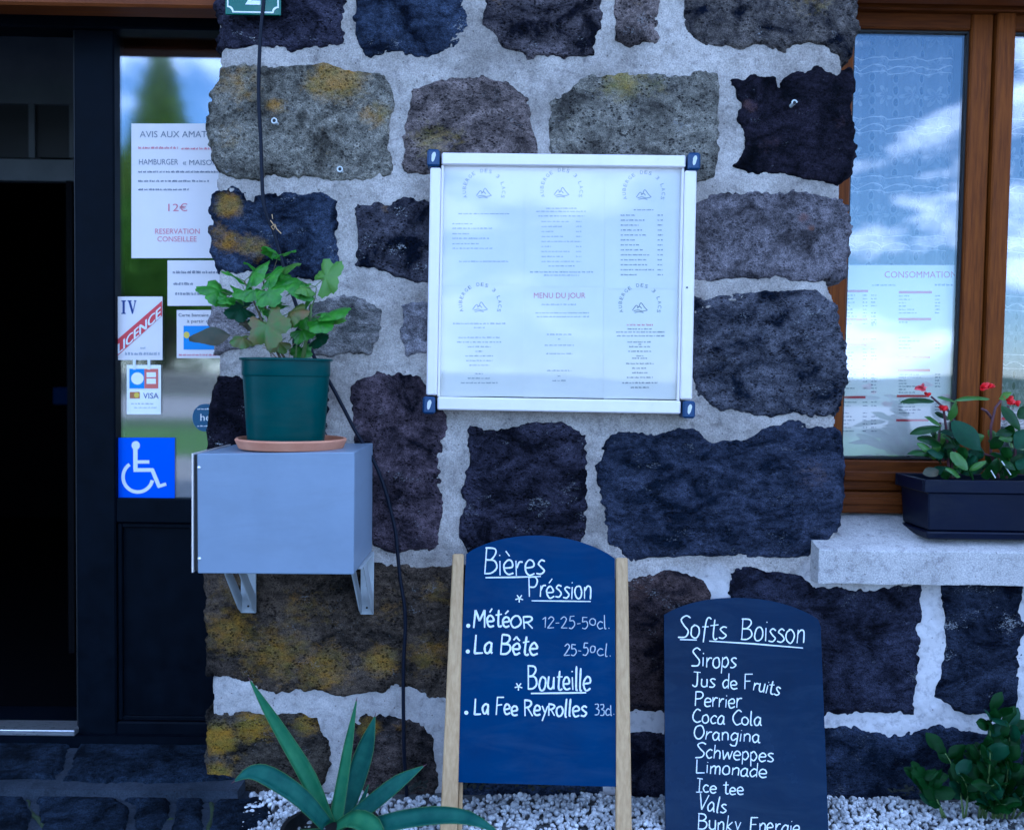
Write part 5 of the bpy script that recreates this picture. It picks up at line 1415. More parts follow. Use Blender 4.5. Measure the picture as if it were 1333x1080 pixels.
def palm_geo(base, tip, normal, rnd):
    base, tip, normal = Vector(base), Vector(tip), Vector(normal)
    ax = tip - base; L = ax.length; d = ax.normalized(); side = d.cross(normal).normalized(); up = side.cross(d).normalized()
    V, Fc = [base + d * L * .12], []
    nr, na = 6, 44; ph = rnd.uniform(0, 6); cup = rnd.uniform(.05, .30); sk = rnd.uniform(-.1, .1)
    for r in range(1, nr + 1):
        for k in range(na):
            th = -math.pi + 2 * math.pi * (k + .5) / na
            lobe = .70 + .30 * abs(math.cos(2.5 * th)) ** .8
            if abs(th) > 2.75: lobe *= .45
            ser = 1 + .055 * math.sin(k * 3.14159) + .05 * math.sin(th * 17 + ph)
            R_ = .56 * L * lobe * ser * (1.05 if abs(th) < .6 else .95 + sk * math.sin(th))
            t = r / nr; x = math.cos(th) * R_ * t; y = math.sin(th) * R_ * t * 1.05
            z = -cup * L * t * t + .05 * L * math.sin(th * 3 + ph) * t * t + .035 * L * abs(math.cos(2.5 * th)) * t
            V.append(base + d * (L * .40 + x) + side * y + up * z)
    V[0] = base + d * L * .40
    Fc += [(0, 1 + k, 1 + (k + 1) % na) for k in range(na)]
    for r in range(nr - 1):
        for k in range(na):
            a = 1 + r * na; Fc.append((a + k, a + na + k, a + na + (k + 1) % na, a + (k + 1) % na))
    return V, Fc

def leaf(name, mat, parent, base, tip, normal, width, **kw):
    V, Fc = leaf_geo(base, tip, normal, width, **kw)
    n = len(V)
    up = Vector(normal).normalized() * .0004
    V2 = V + [v - up for v in V]
    F2 = Fc + [tuple(n + i for i in f[::-1]) for f in Fc]
    return mesh_obj(name, V, Fc, mat, parent, loc=base, smooth=True)

plant = empty('potted_plant', pc + Vector((0, 0, hp - .02)), 'leafy green plant with lobed leaves and bare stems growing in the green pot', 'plant')
rnd = random.Random(8)
root = pc + Vector((0, 0, hp - .022))
def pp(px, py, dy=0.0): return P(px, py, PYc + dy)
# leaves: attach (px, py), tip (px, py), depth offset, width px, material, facing
LEAV = [((362, 333), (380, 326), -.01, 22, 'leaf', .9), ((362, 333), (347, 318), .0, 17, 'leaf', .9), ((335, 352), (322, 341), .02, 21, 'leaf', .7), ((318, 366), (292, 353), .01, 20, 'leaf', .8), ((318, 366), (345, 342), .0, 18, 'leaf', .6),
 ((343, 366), (365, 350), -.04, 34, 'leaf', .55), ((344, 372), (356, 388), -.07, 36, 'leaf', .3), ((305, 385), (262, 371), .0, 26, 'leaf', .6), ((300, 384), (288, 393), -.01, 22, 'leaf', .5),
 ((316, 372), (322, 388), -.02, 22, 'leaf', .5), ((412, 374), (366, 357), -.03, 27, 'leaf', .8), ((410, 373), (440, 346), -.05, 26, 'leaf_y', .35), ((408, 374), (385, 375), -.05, 22, 'leaf_y', .5),
 ((405, 414), (449, 402), -.02, 24, 'leaf', .8), ((410, 412), (428, 428), -.05, 17, 'leaf', .5), ((408, 408), (378, 420), .0, 26, 'leaf', .5), ((340, 404), (355, 446), -.09, 40, 'leaf_red', .15), ((366, 412), (392, 402), -.06, 24, 'leaf_red', .5),
 ((330, 398), (296, 404), .02, 28, 'bush_b', .4), ((300, 436), (246, 442), -.05, 26, 'leaf_old', .35), ((328, 438), (303, 442), -.03, 20, 'leaf_red', .5), ((404, 440), (424, 440), .02, 18, 'bush_b', .4), ((395, 444), (386, 464), .03, 16, 'leaf', .3),
 ((372, 395), (352, 400), .03, 24, 'leaf', .7), ((392, 405), (402, 385), .03, 16, 'leaf', .6), ((346, 420), (326, 420), .03, 24, 'bush_b', .5), ((375, 445), (390, 430), .04, 20, 'bush_b', .4),
 ((350, 352), (372, 358), -.01, 24, 'leaf', .8), ((325, 372), (340, 384), -.03, 24, 'leaf', .6), ((378, 378), (400, 370), .0, 24, 'leaf', .7), ((420, 408), (444, 414), -.01, 22, 'leaf_y', .6), ((355, 410), (338, 398), .0, 26, 'leaf', .6), ((385, 425), (404, 436), -.02, 22, 'leaf', .4), ((318, 392), (304, 372), .0, 22, 'leaf', .7), ((365, 350), (384, 344), .01, 20, 'leaf_y', .7), ((372, 440), (352, 452), .0, 20, 'leaf_red', .4), ((330, 420), (312, 424), .02, 22, 'leaf_old', .4)]
stem_for = {}
for k, (a, b, dy, w_, mt, fac) in enumerate(LEAV):
    A = pp(a[0], a[1], dy + .01); B = pp(b[0], b[1], dy - .02)
    nn = Vector((rnd.uniform(-.2, .2), -(1 - fac) - .25, fac + .15))
    kw = dict(kind='lobed' if mt != 'leaf_old' else 'oval', arch=.10, fold=.22, rnd=rnd, wav=.06)
    if mt == 'leaf_old': nn = Vector((0, -1, .35)); kw['wav'] = .12
    if mt == 'leaf_old':
        leaf('leaf', M[mt], plant, A, B, nn, w_ * 1.86e-3, **kw)
    else:
        c_ = (A + B) / 2; d_ = (B - A); L_ = max(d_.length, w_ * 1.86e-3) * 1.10; d_.normalize()
        V_l, F_l = palm_geo(c_ - d_ * L_ * .42, c_ + d_ * L_ * .58, nn, rnd); mesh_obj('leaf', V_l, F_l, M[mt], plant, loc=A, smooth=True)
        q = MB(); q.tube([A, c_ - d_ * L_ * .1], .0011, 5); q.out('leaf_stalk', M['stem_g'], plant)
# stems and petioles
STEM = [([(366, 468), (352, 440), (340, 415), (330, 392), (318, 366)], .0055, 'stem'), ([(372, 468), (358, 446), (350, 420), (345, 395), (343, 366)], .005, 'stem'), ([(394, 468), (399, 440), (404, 415), (405, 396)], .0085, 'stem_g'),
        ([(405, 402), (410, 388), (412, 374)], .0028, 'stem_g'), ([(404, 440), (408, 412), (410, 411)], .003, 'stem_g'), ([(345, 395), (352, 365), (362, 333)], .0022, 'stem'), ([(345, 425), (325, 434), (300, 437)], .002, 'stem'),
        ([(330, 392), (318, 386), (303, 385)], .002, 'stem'), ([(352, 440), (340, 418), (338, 404)], .003, 'stem'), ([(385, 468), (386, 450), (396, 420), (404, 408)], .004, 'stem_g'), ([(370, 460), (364, 430), (366, 412)], .003, 'stem'),
        ([(352, 440), (338, 440), (326, 438)], .002, 'stem'), ([(362, 468), (350, 455), (342, 452)], .003, 'dry'), ([(376, 468), (378, 452), (384, 446)], .0018, 'dry'), ([(356, 468), (348, 452), (338, 446)], .002, 'dry')]
for pts, r_, mt in STEM:
    P3 = []
    for i, (x, y) in enumerate(pts):
        t = i / (len(pts) - 1); P3.append(pp(x, y, .012 * math.sin(i * 2.1) + .005))
    q = MB(); q.tube(P3, [r_ * .62 * (1 - .45 * i / (len(P3) - 1)) for i in range(len(P3))], 7); q.out('stem', M[mt], plant, smooth=True)

# ================================================================ BLACK CABLE
path = [(344, -60), (343, -5), (339, 40), (337, 85), (337, 130), (340, 180), (341, 220), (343, 262), (349, 285), (357, 305), (365, 332), (375, 365), (387, 400), (405, 455), (418, 480), (430, 500), (447, 532), (463, 562), (478, 585), (490, 606), (500, 632), (507, 658), (514, 690), (517, 720), (521, 755), (527, 790), (528, 820), (526, 860), (525, 905), (525, 950), (526, 990), (530, 1045)]
def cable(offx, offy, r):
    pts = smooth_line([(x + offx * math.sin(i * .9), y) for i, (x, y) in enumerate(path)], 5)
    return [P(x, y, -.029 - offy - .002 * math.sin(k * .21)) for k, (x, y) in enumerate(pts)], r
pa, r_ = cable(.6, 0, .0048)
q = MB(); q.tube(pa, r_, 8); cb = q.out('black_cable', M['cable'], None, smooth=True); tag(cb, 'black cable running down the wall past the number plate and metal box', 'cable')
q = MB(); tw = [P(352, 287, -.038), P(355, 291, -.040), P(358, 296, -.041), P(356, 299, -.039), P(353, 295, -.041), P(358, 292, -.042), P(360, 298, -.040), P(366, 304, -.040)]
q.tube(tw, .0014, 5); q.tube([P(355, 285, -.038), P(354, 279, -.037)], .001, 5)
tie = q.out('cable_tie', M['pine'], None); tag(tie, 'small pale twisted tie knotted round the black cable above the plant', 'cable tie')
for k, (x_, y_, lb) in enumerate(((357, 157.5, 'small white ring plug in the ochre lichened stone, right beside the cable'), (442.5, 220.5, 'small white ring plug low on the ochre lichened stone'), (1034, 134, 'small white arched plug on the black stone beside the window'))):
    q = MB(); c_ = P(x_, y_, -.034); q.tube([c_ + Vector((.0062*math.cos(a), -.001, .0062*math.sin(a))) for a in [j*math.pi/7 for j in range(15 if k < 2 else 9)]], .0019, 6)
    q.tube([c_ + Vector((0, .03, 0)), c_ + Vector((0, .0, 0))], .0045, 8)
    # dark hole in the middle
    o = q.out('wall_plug', M['hole'], None); tag(o, lb, 'wall plug', 'white wall plugs in the stones')
    q = MB(); q.add([c_ + Vector((.0042*math.cos(a), -.0008, .0042*math.sin(a))) for a in [j*math.pi/6 for j in range(12)]], [tuple(range(12))]); q.out('plug_hole', M['gasket'], o)

# ================================================================ PLANTER WITH BEGONIAS
zf = P(1240, 702, -.035)
p_l = P(1207.5, 702, -.035).x
YR = .125; YF = -.035
pz0 = zf.z
pz1 = P(1205, 624.5, YF - .008).z
pl_x0t, pl_x1 = P(1204.5, 624.5, YF - .008).x, 1.95
planter = empty('window_box_planter', ((p_l + pl_x1) / 2, .045, pz0), 'dark anthracite plastic window box standing on the concrete sill', 'planter')
def ringbox(q, x0, x1, y0, y1, z0, x0b, x1b, y0b, y1b, z1, bev=.003):
    q.hexa([(x0, y0, z0), (x1, y0, z0), (x1, y1, z0), (x0, y1, z0), (x0b, y0b, z1), (x1b, y0b, z1), (x1b, y1b, z1), (x0b, y1b, z1)], bev)
zrim = P(1215, 641, YF).z
q = MB(); ringbox(q, p_l + .004, pl_x1 - .004, YF + .004, YR - .006, pz0 + .022, p_l - .002, pl_x1 + .002, YF - .001, YR, zrim); q.out('planter_body', M['planter'], planter)
q = MB(); ringbox(q, p_l, pl_x1, YF, YR - .002, pz0, p_l - .006, pl_x1 + .006, YF - .006, YR + .002, pz0 + .020, .004); q.out('drip_tray', M['planter'], planter)
t_ = .010
q = MB()
for (a, b, c_, d_) in ((pl_x0t, pl_x1 + .012, YF - .008, YF - .008 + t_), (pl_x0t, pl_x1 + .012, YR + .008 - t_, YR + .008), (pl_x0t, pl_x0t + t_, YF - .008 + t_, YR + .008 - t_), (pl_x1 + .012 - t_, pl_x1 + .012, YF - .008 + t_, YR + .008 - t_)):
    q.box(a, b, c_, d_, zrim + .0005, pz1, .002)
q.out('rim', M['planter'], planter)
q = MB(); q.box(pl_x0t + t_ + .001, pl_x1, YF + .003, YR - .003, zrim - .004, pz1 - .016); q.out('potting_soil', M['soil'], planter)
def bg(px, py, dy): return P(px, py, .045 + dy)
def begonia(label, stems, leaves, flowers):
    b = empty('begonia', bg(*stems[0][0], 0), label, 'flower', 'begonias in the window box')
    for pts in stems:
        q = MB(); q.tube([bg(x, y, .012 * math.sin(i * 1.7)) for i, (x, y) in enumerate(pts)], [.0042 * (1 - .4 * i / len(pts)) for i in range(len(pts))], 7); q.out('stem', M['bstem'], b, smooth=True)
    rn = random.Random(4)
    for (a, c_, dy, w_, mt, fac) in leaves:
        leaf('leaf', M[mt], b, bg(*a, dy), bg(*c_, dy - .02), Vector((rn.uniform(-.15, .15), -(1 - fac) - .2, fac + .12)), w_ * 1.95e-3, kind='oval', arch=.1, fold=.3, rnd=rn, wav=.04)
    xs_ = [st[0][0] for st in stems]; x_lo, x_hi = min(xs_) - 40, max(xs_) + 45
    for k in range(26):
        cx_ = rn.uniform(x_lo, x_hi); cy_ = rn.uniform(560, 618) ; a_ = rn.uniform(-2.9, -.2)
        ln_ = rn.uniform(18, 34); dy = rn.uniform(-.03, .05)
        bx_, by_ = (cx_ * .5 + (x_lo + x_hi) / 4), cy_ + 8
        leaf('leaf', M[rn.choice(['beg', 'beg', 'beg_l', 'bush_b'])], b, bg(bx_ + rn.uniform(-8, 8), by_, dy), bg(bx_ + rn.uniform(-8, 8) + ln_ * math.cos(a_), by_ + ln_ * .7 * math.sin(a_), dy - rn.uniform(0, .04)), Vector((rn.uniform(-.4, .4), -.6, rn.uniform(.2, .9))), rn.uniform(13, 22) * 1.95e-3, kind='oval', arch=.12, fold=.3, rnd=rn, wav=.05)
    for (x, y, s_, mt) in flowers:
        c_ = bg(x, y, -.03)
        q = MB()
        for k in range(9):
            a = rn.uniform(0, 6.28); el = rn.uniform(-.4, .9)
            d_ = Vector((math.cos(a) * math.cos(el), -abs(math.sin(a)) * math.cos(el) * .8, math.sin(el)))
            V, Fc = leaf_geo(c_, c_ + d_ * s_ * 1.9e-3, Vector((rn.uniform(-1, 1), -.5, rn.uniform(-1, 1))), s_ * 1.7e-3, kind='round', arch=.2, fold=.3, ns=4, nw=3)
            q.add(V, Fc)
        q.out('flower', M[mt], b, smooth=True)
begonia('red flowering begonia with dark oval leaves at the left end of the window box',
 [[(1236, 622), (1234, 590), (1232, 560), (1228, 530), (1212, 516)], [(1238, 622), (1242, 590), (1245, 555), (1232, 530)], [(1240, 622), (1255, 600), (1262, 592)], [(1228, 600), (1222, 575), (1224, 550)]],
 [((1216, 522), (1171, 525), -.03, 14, 'beg', .6), ((1224, 556), (1184, 566), -.03, 17, 'beg', .6), ((1226, 554), (1202, 543), -.01, 15, 'beg_l', .6), ((1226, 578), (1193, 571), -.02, 20, 'beg', .5), ((1224, 590), (1180, 592), -.04, 17, 'beg', .7),
  ((1228, 594), (1206, 588), -.05, 16, 'bush_b', .5), ((1222, 612), (1201, 617), -.06, 17, 'leaf_old', .4), ((1240, 548), (1276, 586), -.05, 32, 'bush_b', .2), ((1238, 548), (1243, 524), -.02, 16, 'beg_l', .4), ((1246, 524), (1219, 518), -.01, 13, 'beg_l', .7),
  ((1238, 588), (1259, 612), -.06, 18, 'beg_l', .3), ((1250, 620), (1230, 610), -.06, 14, 'beg_l', .5), ((1256, 614), (1285, 602), -.05, 14, 'beg', .6), ((1262, 612), (1284, 600), -.07, 9, 'beg_l', .4), ((1244, 600), (1232, 584), .0, 18, 'beg', .4), ((1236, 545), (1216, 538), .02, 14, 'beg', .5)],
 [(1198, 505, 9, 'pink'), (1207, 514, 6, 'red'), (1226, 532, 9, 'red')])
begonia('red flowering begonia with curled leaves, in front of the window mullion toward the right edge',
 [[(1300, 622), (1290, 590), (1290, 555), (1296, 530), (1304, 520)], [(1310, 622), (1322, 590), (1318, 550), (1312, 528)], [(1262, 596), (1278, 590), (1295, 595)], [(1292, 545), (1284, 535), (1278, 532)]],
 [((1288, 519), (1242, 523), -.03, 13, 'beg_l', .7), ((1300, 519), (1317, 511), -.02, 15, 'leaf_y', .6), ((1304, 528), (1327, 560), -.05, 17, 'beg', .3), ((1318, 562), (1296, 566), -.02, 15, 'beg', .5), ((1318, 570), (1300, 572), -.03, 14, 'beg_l', .5),
  ((1338, 560), (1322, 584), -.06, 26, 'bush_b', .2), ((1322, 600), (1340, 606), -.05, 22, 'bush_b', .4), ((1302, 598), (1322, 612), -.04, 14, 'beg', .5), ((1288, 622), (1298, 596), -.02, 20, 'beg', .3), ((1310, 622), (1330, 590), .0, 22, 'beg', .3), ((1345, 530), (1325, 545), -.02, 22, 'beg', .4), ((1296, 612), (1276, 604), .02, 18, 'beg', .5)],
 [(1279, 504, 9, 'red'), (1288, 503, 8, 'red'), (1312, 522, 10, 'red'), (1323, 526, 7, 'red'), (1306, 545, 4, 'pink')])
begonia('begonia with broad leaves at the far right of the window box',
 [[(1380, 622), (1378, 580), (1384, 540)]],
 [((1378, 560), (1350, 570), -.03, 24, 'beg', .4), ((1380, 580), (1410, 575), -.03, 24, 'beg', .4), ((1382, 600), (1352, 606), -.05, 22, 'beg_l', .4), ((1384, 545), (1400, 525), -.02, 20, 'beg_l', .5)], [(1385, 520, 9, 'red')])
q = MB()
for (a, b) in (((1290, 612), (1296, 622)), ((1304, 600), (1316, 618))):
    q.tube([bg(*a, -.05), bg(*b, -.055)], .0018, 5)
tag(q.out('plant_label_stick', M['hole'], None), 'thin pale sticks stuck in the window box soil between the begonias', 'stick')

# ================================================================ AGAVE
AY = -.27
ac = P(432, 1078, AY); ac.z = .02
ag = empty('agave', ac, 'young blue-green agave with pointed arching leaves in a sunken black pot by the wall', 'agave')
def agleaf(pts, widths, mat, th=.006, cup=.25, fn=None):
    """pts: (px, py, dY) spine; widths in px"""
    C = [P(x, y, AY + dy) for x, y, dy in pts]
    # resample
    def cr(arr, n=6):
        out = []; q_ = [arr[0]] + list(arr) + [arr[-1]]
        for i in range(1, len(q_) - 2):
            for k in range(n):
                t = k / n; p0, p1, p2, p3 = q_[i-1], q_[i], q_[i+1], q_[i+2]
                out.append(.5 * (2*p1 + (p2-p0)*t + (2*p0-5*p1+4*p2-p3)*t*t + (3*p1-p0-3*p2+p3)*t**3))
        out.append(arr[-1]); return out
    C = cr(C); W = cr([Vector((w, 0, 0)) for w in widths]); W = [max(.4, w.x) * 1.36e-3 for w in W]
    V, Q = [], []; n = len(C); m = 8
    fn = Vector(fn or (0, -1, .6))
    for i in range(n):
        t = (C[min(i+1, n-1)] - C[max(i-1, 0)]).normalized()
        s_ = t.cross(fn).normalized(); u_ = s_.cross(t).normalized()
        for j in range(m):
            if j < 5: s = -1 + j * .5; h = cup * W[i] * (abs(s) ** 1.6) ; p = C[i] + s_ * (s * W[i] / 2) + u_ * (h - cup * W[i] * .3)
            else: s = 1 - (j - 4) * .5; h = cup * W[i] * (abs(s) ** 1.6); p = C[i] + s_ * (s * W[i] / 2 * .92) + u_ * (h - cup * W[i] * .3 - th * min(1, W[i] / .02) * (1 - abs(s) * .6))
            V.append(p)
    for i in range(n - 1):
        for j in range(m): Q.append((i*m+j, i*m+(j+1) % m, (i+1)*m+(j+1) % m, (i+1)*m+j))
    Q.append(tuple(range(m))[::-1])
    tip_c = len(V); V.append(C[-1] + (C[-1] - C[-2]).normalized() * .006)
    for j in range(m): Q.append(((n-1)*m+j, (n-1)*m+(j+1) % m, tip_c))
    o = mesh_obj('leaf', V, Q, mat, ag, loc=C[0], smooth=True)
    for sg in (0, 4):      # pale margin
        q = MB(); q.tube([V[i*m+sg] for i in range(0, n, 2)], .0006, 4); q.out('leaf_margin', M['agave_edge'], o)
    q = MB(); q.tube([C[-1], tip_c and V[tip_c] + (C[-1] - C[-2]).normalized() * .004], [.0016, .0004], 5); q.out('leaf_spine', M['bstem'], o)
    return o
agleaf([(428, 1072, .02), (402, 1012, .03), (368, 955, .05), (345, 918, .06), (326, 886, .07)], [22, 28, 22, 14, 2], M['agave_l'])
agleaf([(438, 1070, .02), (447, 1015, .05), (455, 965, .07), (464, 912, .09)], [26, 22, 16, 2], M['agave_l'], fn=(-.3, -1, .3))
agleaf([(448, 1066, .06), (462, 1020, .09), (477, 972, .11), (488, 932, .12)], [20, 34, 30, 2], M['agave'])
agleaf([(424, 1074, .0), (392, 1040, -.02), (350, 1012, -.03), (326, 1006, -.03), (306, 1016, -.03)], [24, 32, 34, 24, 3], M['agave'], fn=(0, -.7, 1))
agleaf([(455, 1068, .03), (485, 1046, .03), (520, 1018, .03), (551, 997, .04)], [22, 30, 26, 2], M['agave'], fn=(0, -.8, .9))
agleaf([(452, 1086, -.04), (500, 1074, -.09), (560, 1064, -.12), (610, 1066, -.14), (650, 1084, -.15)], [22, 34, 34, 24, 2], M['agave'], fn=(0, -.55, 1))
agleaf([(436, 1080, -.03), (460, 1068, -.07), (484, 1078, -.10), (500, 1102, -.12)], [30, 36, 34, 8], M['agave_l'], fn=(0, -.5, 1))
agleaf([(420, 1088, -.03), (380, 1096, -.08), (345, 1120, -.10)], [26, 30, 4], M['agave'], fn=(0, -.5, 1))
agleaf([(416, 1070, .05), (398, 1040, .06), (394, 1014, .06)], [9, 9, 1], M['agave_l'])
agleaf([(462, 1062, .06), (474, 1036, .07), (480, 1020, .07)], [8, 7, 1], M['agave'])
q = MB(); c_ = Vector((ac.x + .0, AY - .005, 0)); q.lathe(c_, [(.098, -.10), (.112, .030), (.118, .032), (.118, .036), (.108, .036), (.100, .012), (0, .010)], 40); o = q.out('plant_pot', M['blackpot'], None); tag(o, 'black plastic pot sunk in the white gravel round the agave', 'plant pot'); smooth_by_angle(o, 40)

# ================================================================ BUSH AT THE RIGHT
bush = empty('leafy_bush', (P(1300, 1060, -.12).x, -.14, 0), 'dark green small-leaved bush growing from the gravel at the lower right corner', 'bush')
rnd = random.Random(21)
Lm = []
for k in range(5):
    V, Fc = leaf_geo((0, 0, 0), (0, .040, 0), (0, 0, 1), .028, kind='round' if k % 2 else 'oval', arch=.10, fold=.35, ns=6, nw=4, rnd=rnd, wav=.05)
    me = bpy.data.meshes.new('leaf'); me.from_pydata([tuple(v * 1.25) for v in V], [], Fc)
    me.materials.append(M['bush'] if k != 1 else M['bush_b']); me.polygons.foreach_set('use_smooth', [True] * len(me.polygons)); Lm.append(me)
bo = bush.location.copy()
nst = 0
bx0 = P(1200, 1000, -.15).x
def bush_leaf(p, d):
    o = bpy.data.objects.new('leaf', rnd.choice(Lm)); COL.objects.link(o); o.parent = bush
    up = Vector((rnd.uniform(-.6, .6), -.7 + rnd.uniform(-.4, .4), .6)).normalized()
    x = d.cross(up).normalized(); z = x.cross(d).normalized(); s = rnd.uniform(.75, 1.2)
    o.matrix_local = Matrix.Translation(p - bo) @ Matrix((x, d, z)).transposed().to_4x4() @ Matrix.Scale(s, 4)
sq = MB(); cnt = 0
stems = []
for k in range(30):
    tx = rnd.uniform(bx0 + .0, bx0 + .42); f_ = min(1, max(0, (tx - bx0) / .20))
    tz = .04 + (.17 * f_ + .04) * rnd.uniform(.25, 1.0); ty = rnd.uniform(-.26, -.06)
    if k < 4: tx = P(1292 + 8 * k, 905, -.12).x; tz = P(1300, 925 + 6 * k, -.12).z; ty = -.12
    stems.append((tx, ty, tz))
for (tx, ty, tz) in stems:
    b_ = Vector((bo.x + (tx - bo.x) * .75, -.13, .0)); tp = Vector((tx, ty, tz)); mid = (b_ + tp) / 2 + Vector((rnd.uniform(-.03, .03), 0, .03))
    pts = [b_ * (1 - t) ** 2 + mid * 2 * t * (1 - t) + tp * t * t for t in (0, .2, .4, .6, .8, 1)]
    q = MB(); q.tube(pts, [.003 * (1 - .6 * i / 5) for i in range(6)], 5); q.out('stem', M['stem_g'], bush, smooth=True)
    L_ = 10
    for j in range(L_):
        if cnt >= 298: break
        t = .25 + .75 * j / (L_ - 1); p = b_ * (1 - t) ** 2 + mid * 2 * t * (1 - t) + tp * t * t
        d = ((tp - b_).normalized() * .6 + Vector((rnd.uniform(-1, 1), rnd.uniform(-1, .5), rnd.uniform(-.5, .6)))).normalized()
        bush_leaf(p, d); cnt += 1

# ================================================================ GROUND: paving, gravel, terrain
def flr3(z, tilt=0.0):
    return lambda X, Y, h: np.stack([X, Y, z + h + 0 * X], -1)
def gp(px, py, z=0.0):
    v = G(px, py, z); return (v.x, v.y)
slab_m = [stone_mat('paving_slate', (.006, .009, .015), (.020, .027, .042), (.03, .05, .02), .5, .1, seed=300 + k) for k in range(4)]
paving = empty('crazy_paving', (-1.2, -.4, 0), 'dark slate crazy paving with sunken joints in front of the door', 'paving', kind='structure')
SL1 = [([(-120, 963), (94, 963), (76, 1010), (-120, 1014)], .030), ([(104, 963), (190, 964), (330, 968), (330, 1010), (230, 1016), (84, 1014)], .030)]
SL0 = [([(-120, 1030), (30, 1032), (42, 1048), (30, 1100), (-120, 1095)], .0), ([(42, 1031), (120, 1022), (168, 1048), (164, 1100), (55, 1102), (50, 1055)], .0), ([(130, 1022), (222, 1020), (220, 1062), (200, 1100), (172, 1098), (175, 1046)], .0),
       ([(231, 1022), (268, 1024), (262, 1100), (210, 1100), (228, 1064)], .0), ([(282, 1042), (344, 1036), (352, 1060), (318, 1086), (300, 1110), (268, 1105)], .0),
       ([(-120, 1108), (34, 1110), (50, 1190), (20, 1290), (-120, 1290)], .0), ([(55, 1112), (168, 1110), (190, 1200), (150, 1300), (40, 1300)], .0), ([(178, 1110), (262, 1112), (300, 1200), (270, 1300), (165, 1300), (200, 1200)], .0)]
for k, (pl_, z_) in enumerate(SL1 + SL0):
    poly = [gp(a, b, z_) for a, b in pl_]
    jagged_stone('paving_stone', poly, slab_m[k % 4], paving, flr3(z_), .006, [], .0, .001, seed=500 + k * 7, jag=1.0, relief=.35, grow=.004, back=(0, 0, -.06))
q = MB(); q.box(-3.5, P(320, 1040).x, -.075, .22, -.05, .024); q.out('step_bed', M['joint'], paving)
A_ = np.arange(-3.5, P(318, 1040).x + .03, .02); B_ = np.arange(-3.2, .03, .02); X_, Y_ = np.meshgrid(A_, B_)
hh = -.004 + fbm(X_, Y_, .08, 4, 77) * .004
V_, Q_, _ = grid_mesh(np.ones((X_.shape[0]-1, X_.shape[1]-1), bool), np.stack([X_, Y_, hh], -1))
mesh_obj('joint_bed', V_, Q_, M['joint'], paving, smooth=True)
q = MB(); rnd = random.Random(9)
def mossline(pts, z, w_):
    P3 = [G(x, y, z) for x, y in smooth_line(pts, 6)]
    q.tube([p + Vector((rnd.uniform(-.003, .003), rnd.uniform(-.003, .003), rnd.uniform(-.002, .002))) for p in P3], [w_ * rnd.uniform(.5, 1.2) for _ in P3], 6)
mossline([(20, 1026), (70, 1022), (110, 1014), (150, 1026), (168, 1044)], -.007, .006); mossline([(170, 1096), (200, 1074), (226, 1066)], -.008, .008); mossline([(268, 1100), (276, 1050), (262, 1020)], -.008, .008); mossline([(28, 1030), (46, 1062), (60, 1078)], -.006, .005)
tag(q.out('moss', M['moss'], None, smooth=True), 'thin moss line in the joints of the crazy paving', 'moss', kind='stuff')

# white gravel
ico = []
import bmesh
for k in range(6):
    b_ = bmesh.new(); bmesh.ops.create_icosphere(b_, subdivisions=2, radius=1.0)
    rk = random.Random(k)
    sc_ = Vector((rk.uniform(.8, 1.25), rk.uniform(.75, 1.1), rk.uniform(.6, .85)))
    cuts = [(Vector((rk.gauss(0, 1), rk.gauss(0, 1), rk.gauss(0, 1))).normalized(), rk.uniform(.55, .8)) for _ in range(7)]
    for v in b_.verts:
        for n, dd in cuts:
            e = v.co.dot(n) - dd
            if e > 0: v.co -= n * e
        v.co = Vector((v.co.x * sc_.x, v.co.y * sc_.y, v.co.z * sc_.z))
    b_.verts.ensure_lookup_table()
    ico.append((np.array([tuple(v.co) for v in b_.verts]), np.array([[v.index for v in f.verts] for f in b_.faces]))); b_.free()
rng = np.random.default_rng(4)
gx0_, gx1_ = P(330, 1040).x, 2.2
Vs, Fs, off = [], [], 0
def gravel(n, x0, x1, y0, y1, zf_, s0, s1):
    global off
    xs = rng.uniform(x0, x1, n); ys = rng.uniform(y0, y1, n)
    for x, y in zip(xs, ys):
        # ragged left border against the paving
        if x < gx0_ + .02 + .12 * max(0, -(y + .02)) * -1 + .025 * math.sin(y * 60): continue
        r = rng.uniform(s0, s1); v, f = ico[rng.integers(6)]
        a, b_, c_ = rng.uniform(0, 6.28, 3)
        Rm = np.array(Matrix.Rotation(a, 3, 'X') @ Matrix.Rotation(b_, 3, 'Y') @ Matrix.Rotation(c_, 3, 'Z'))
        z = zf_(x, y) + rng.uniform(-.3, .5) * r
        Vs.append(v @ Rm.T * r + np.array([x, y, z])); Fs.append(f + off); off += len(v)
zsurf = lambda x, y: -.004 + .006 * math.sin(x * 9 + y * 5) + .004 * math.sin(x * 31 - y * 17) - (.012 if y > -.03 else 0)
gravel(15500, gx0_ - .05, gx1_, -.62, -.01, zsurf, .0045, .0095)
gravel(1600, gx0_ - .02, gx1_, -1.2, -.62, zsurf, .007, .010)
Va, Fa = np.concatenate(Vs), np.concatenate(Fs)
gr = mesh_obj('gravel', Va, Fa, M['pebble'], None); tag(gr, 'white crushed pebbles along the foot of the wall', 'gravel', kind='stuff')
q = MB(); q.box(gx0_ - .02, 2.4, -1.25, .03, -.04, -.012); tag(q.out('gravel_bed', plain('gravel_bed_soil', (.10, .10, .10), .95, noise=.5, nscale=120), None), kind='structure')
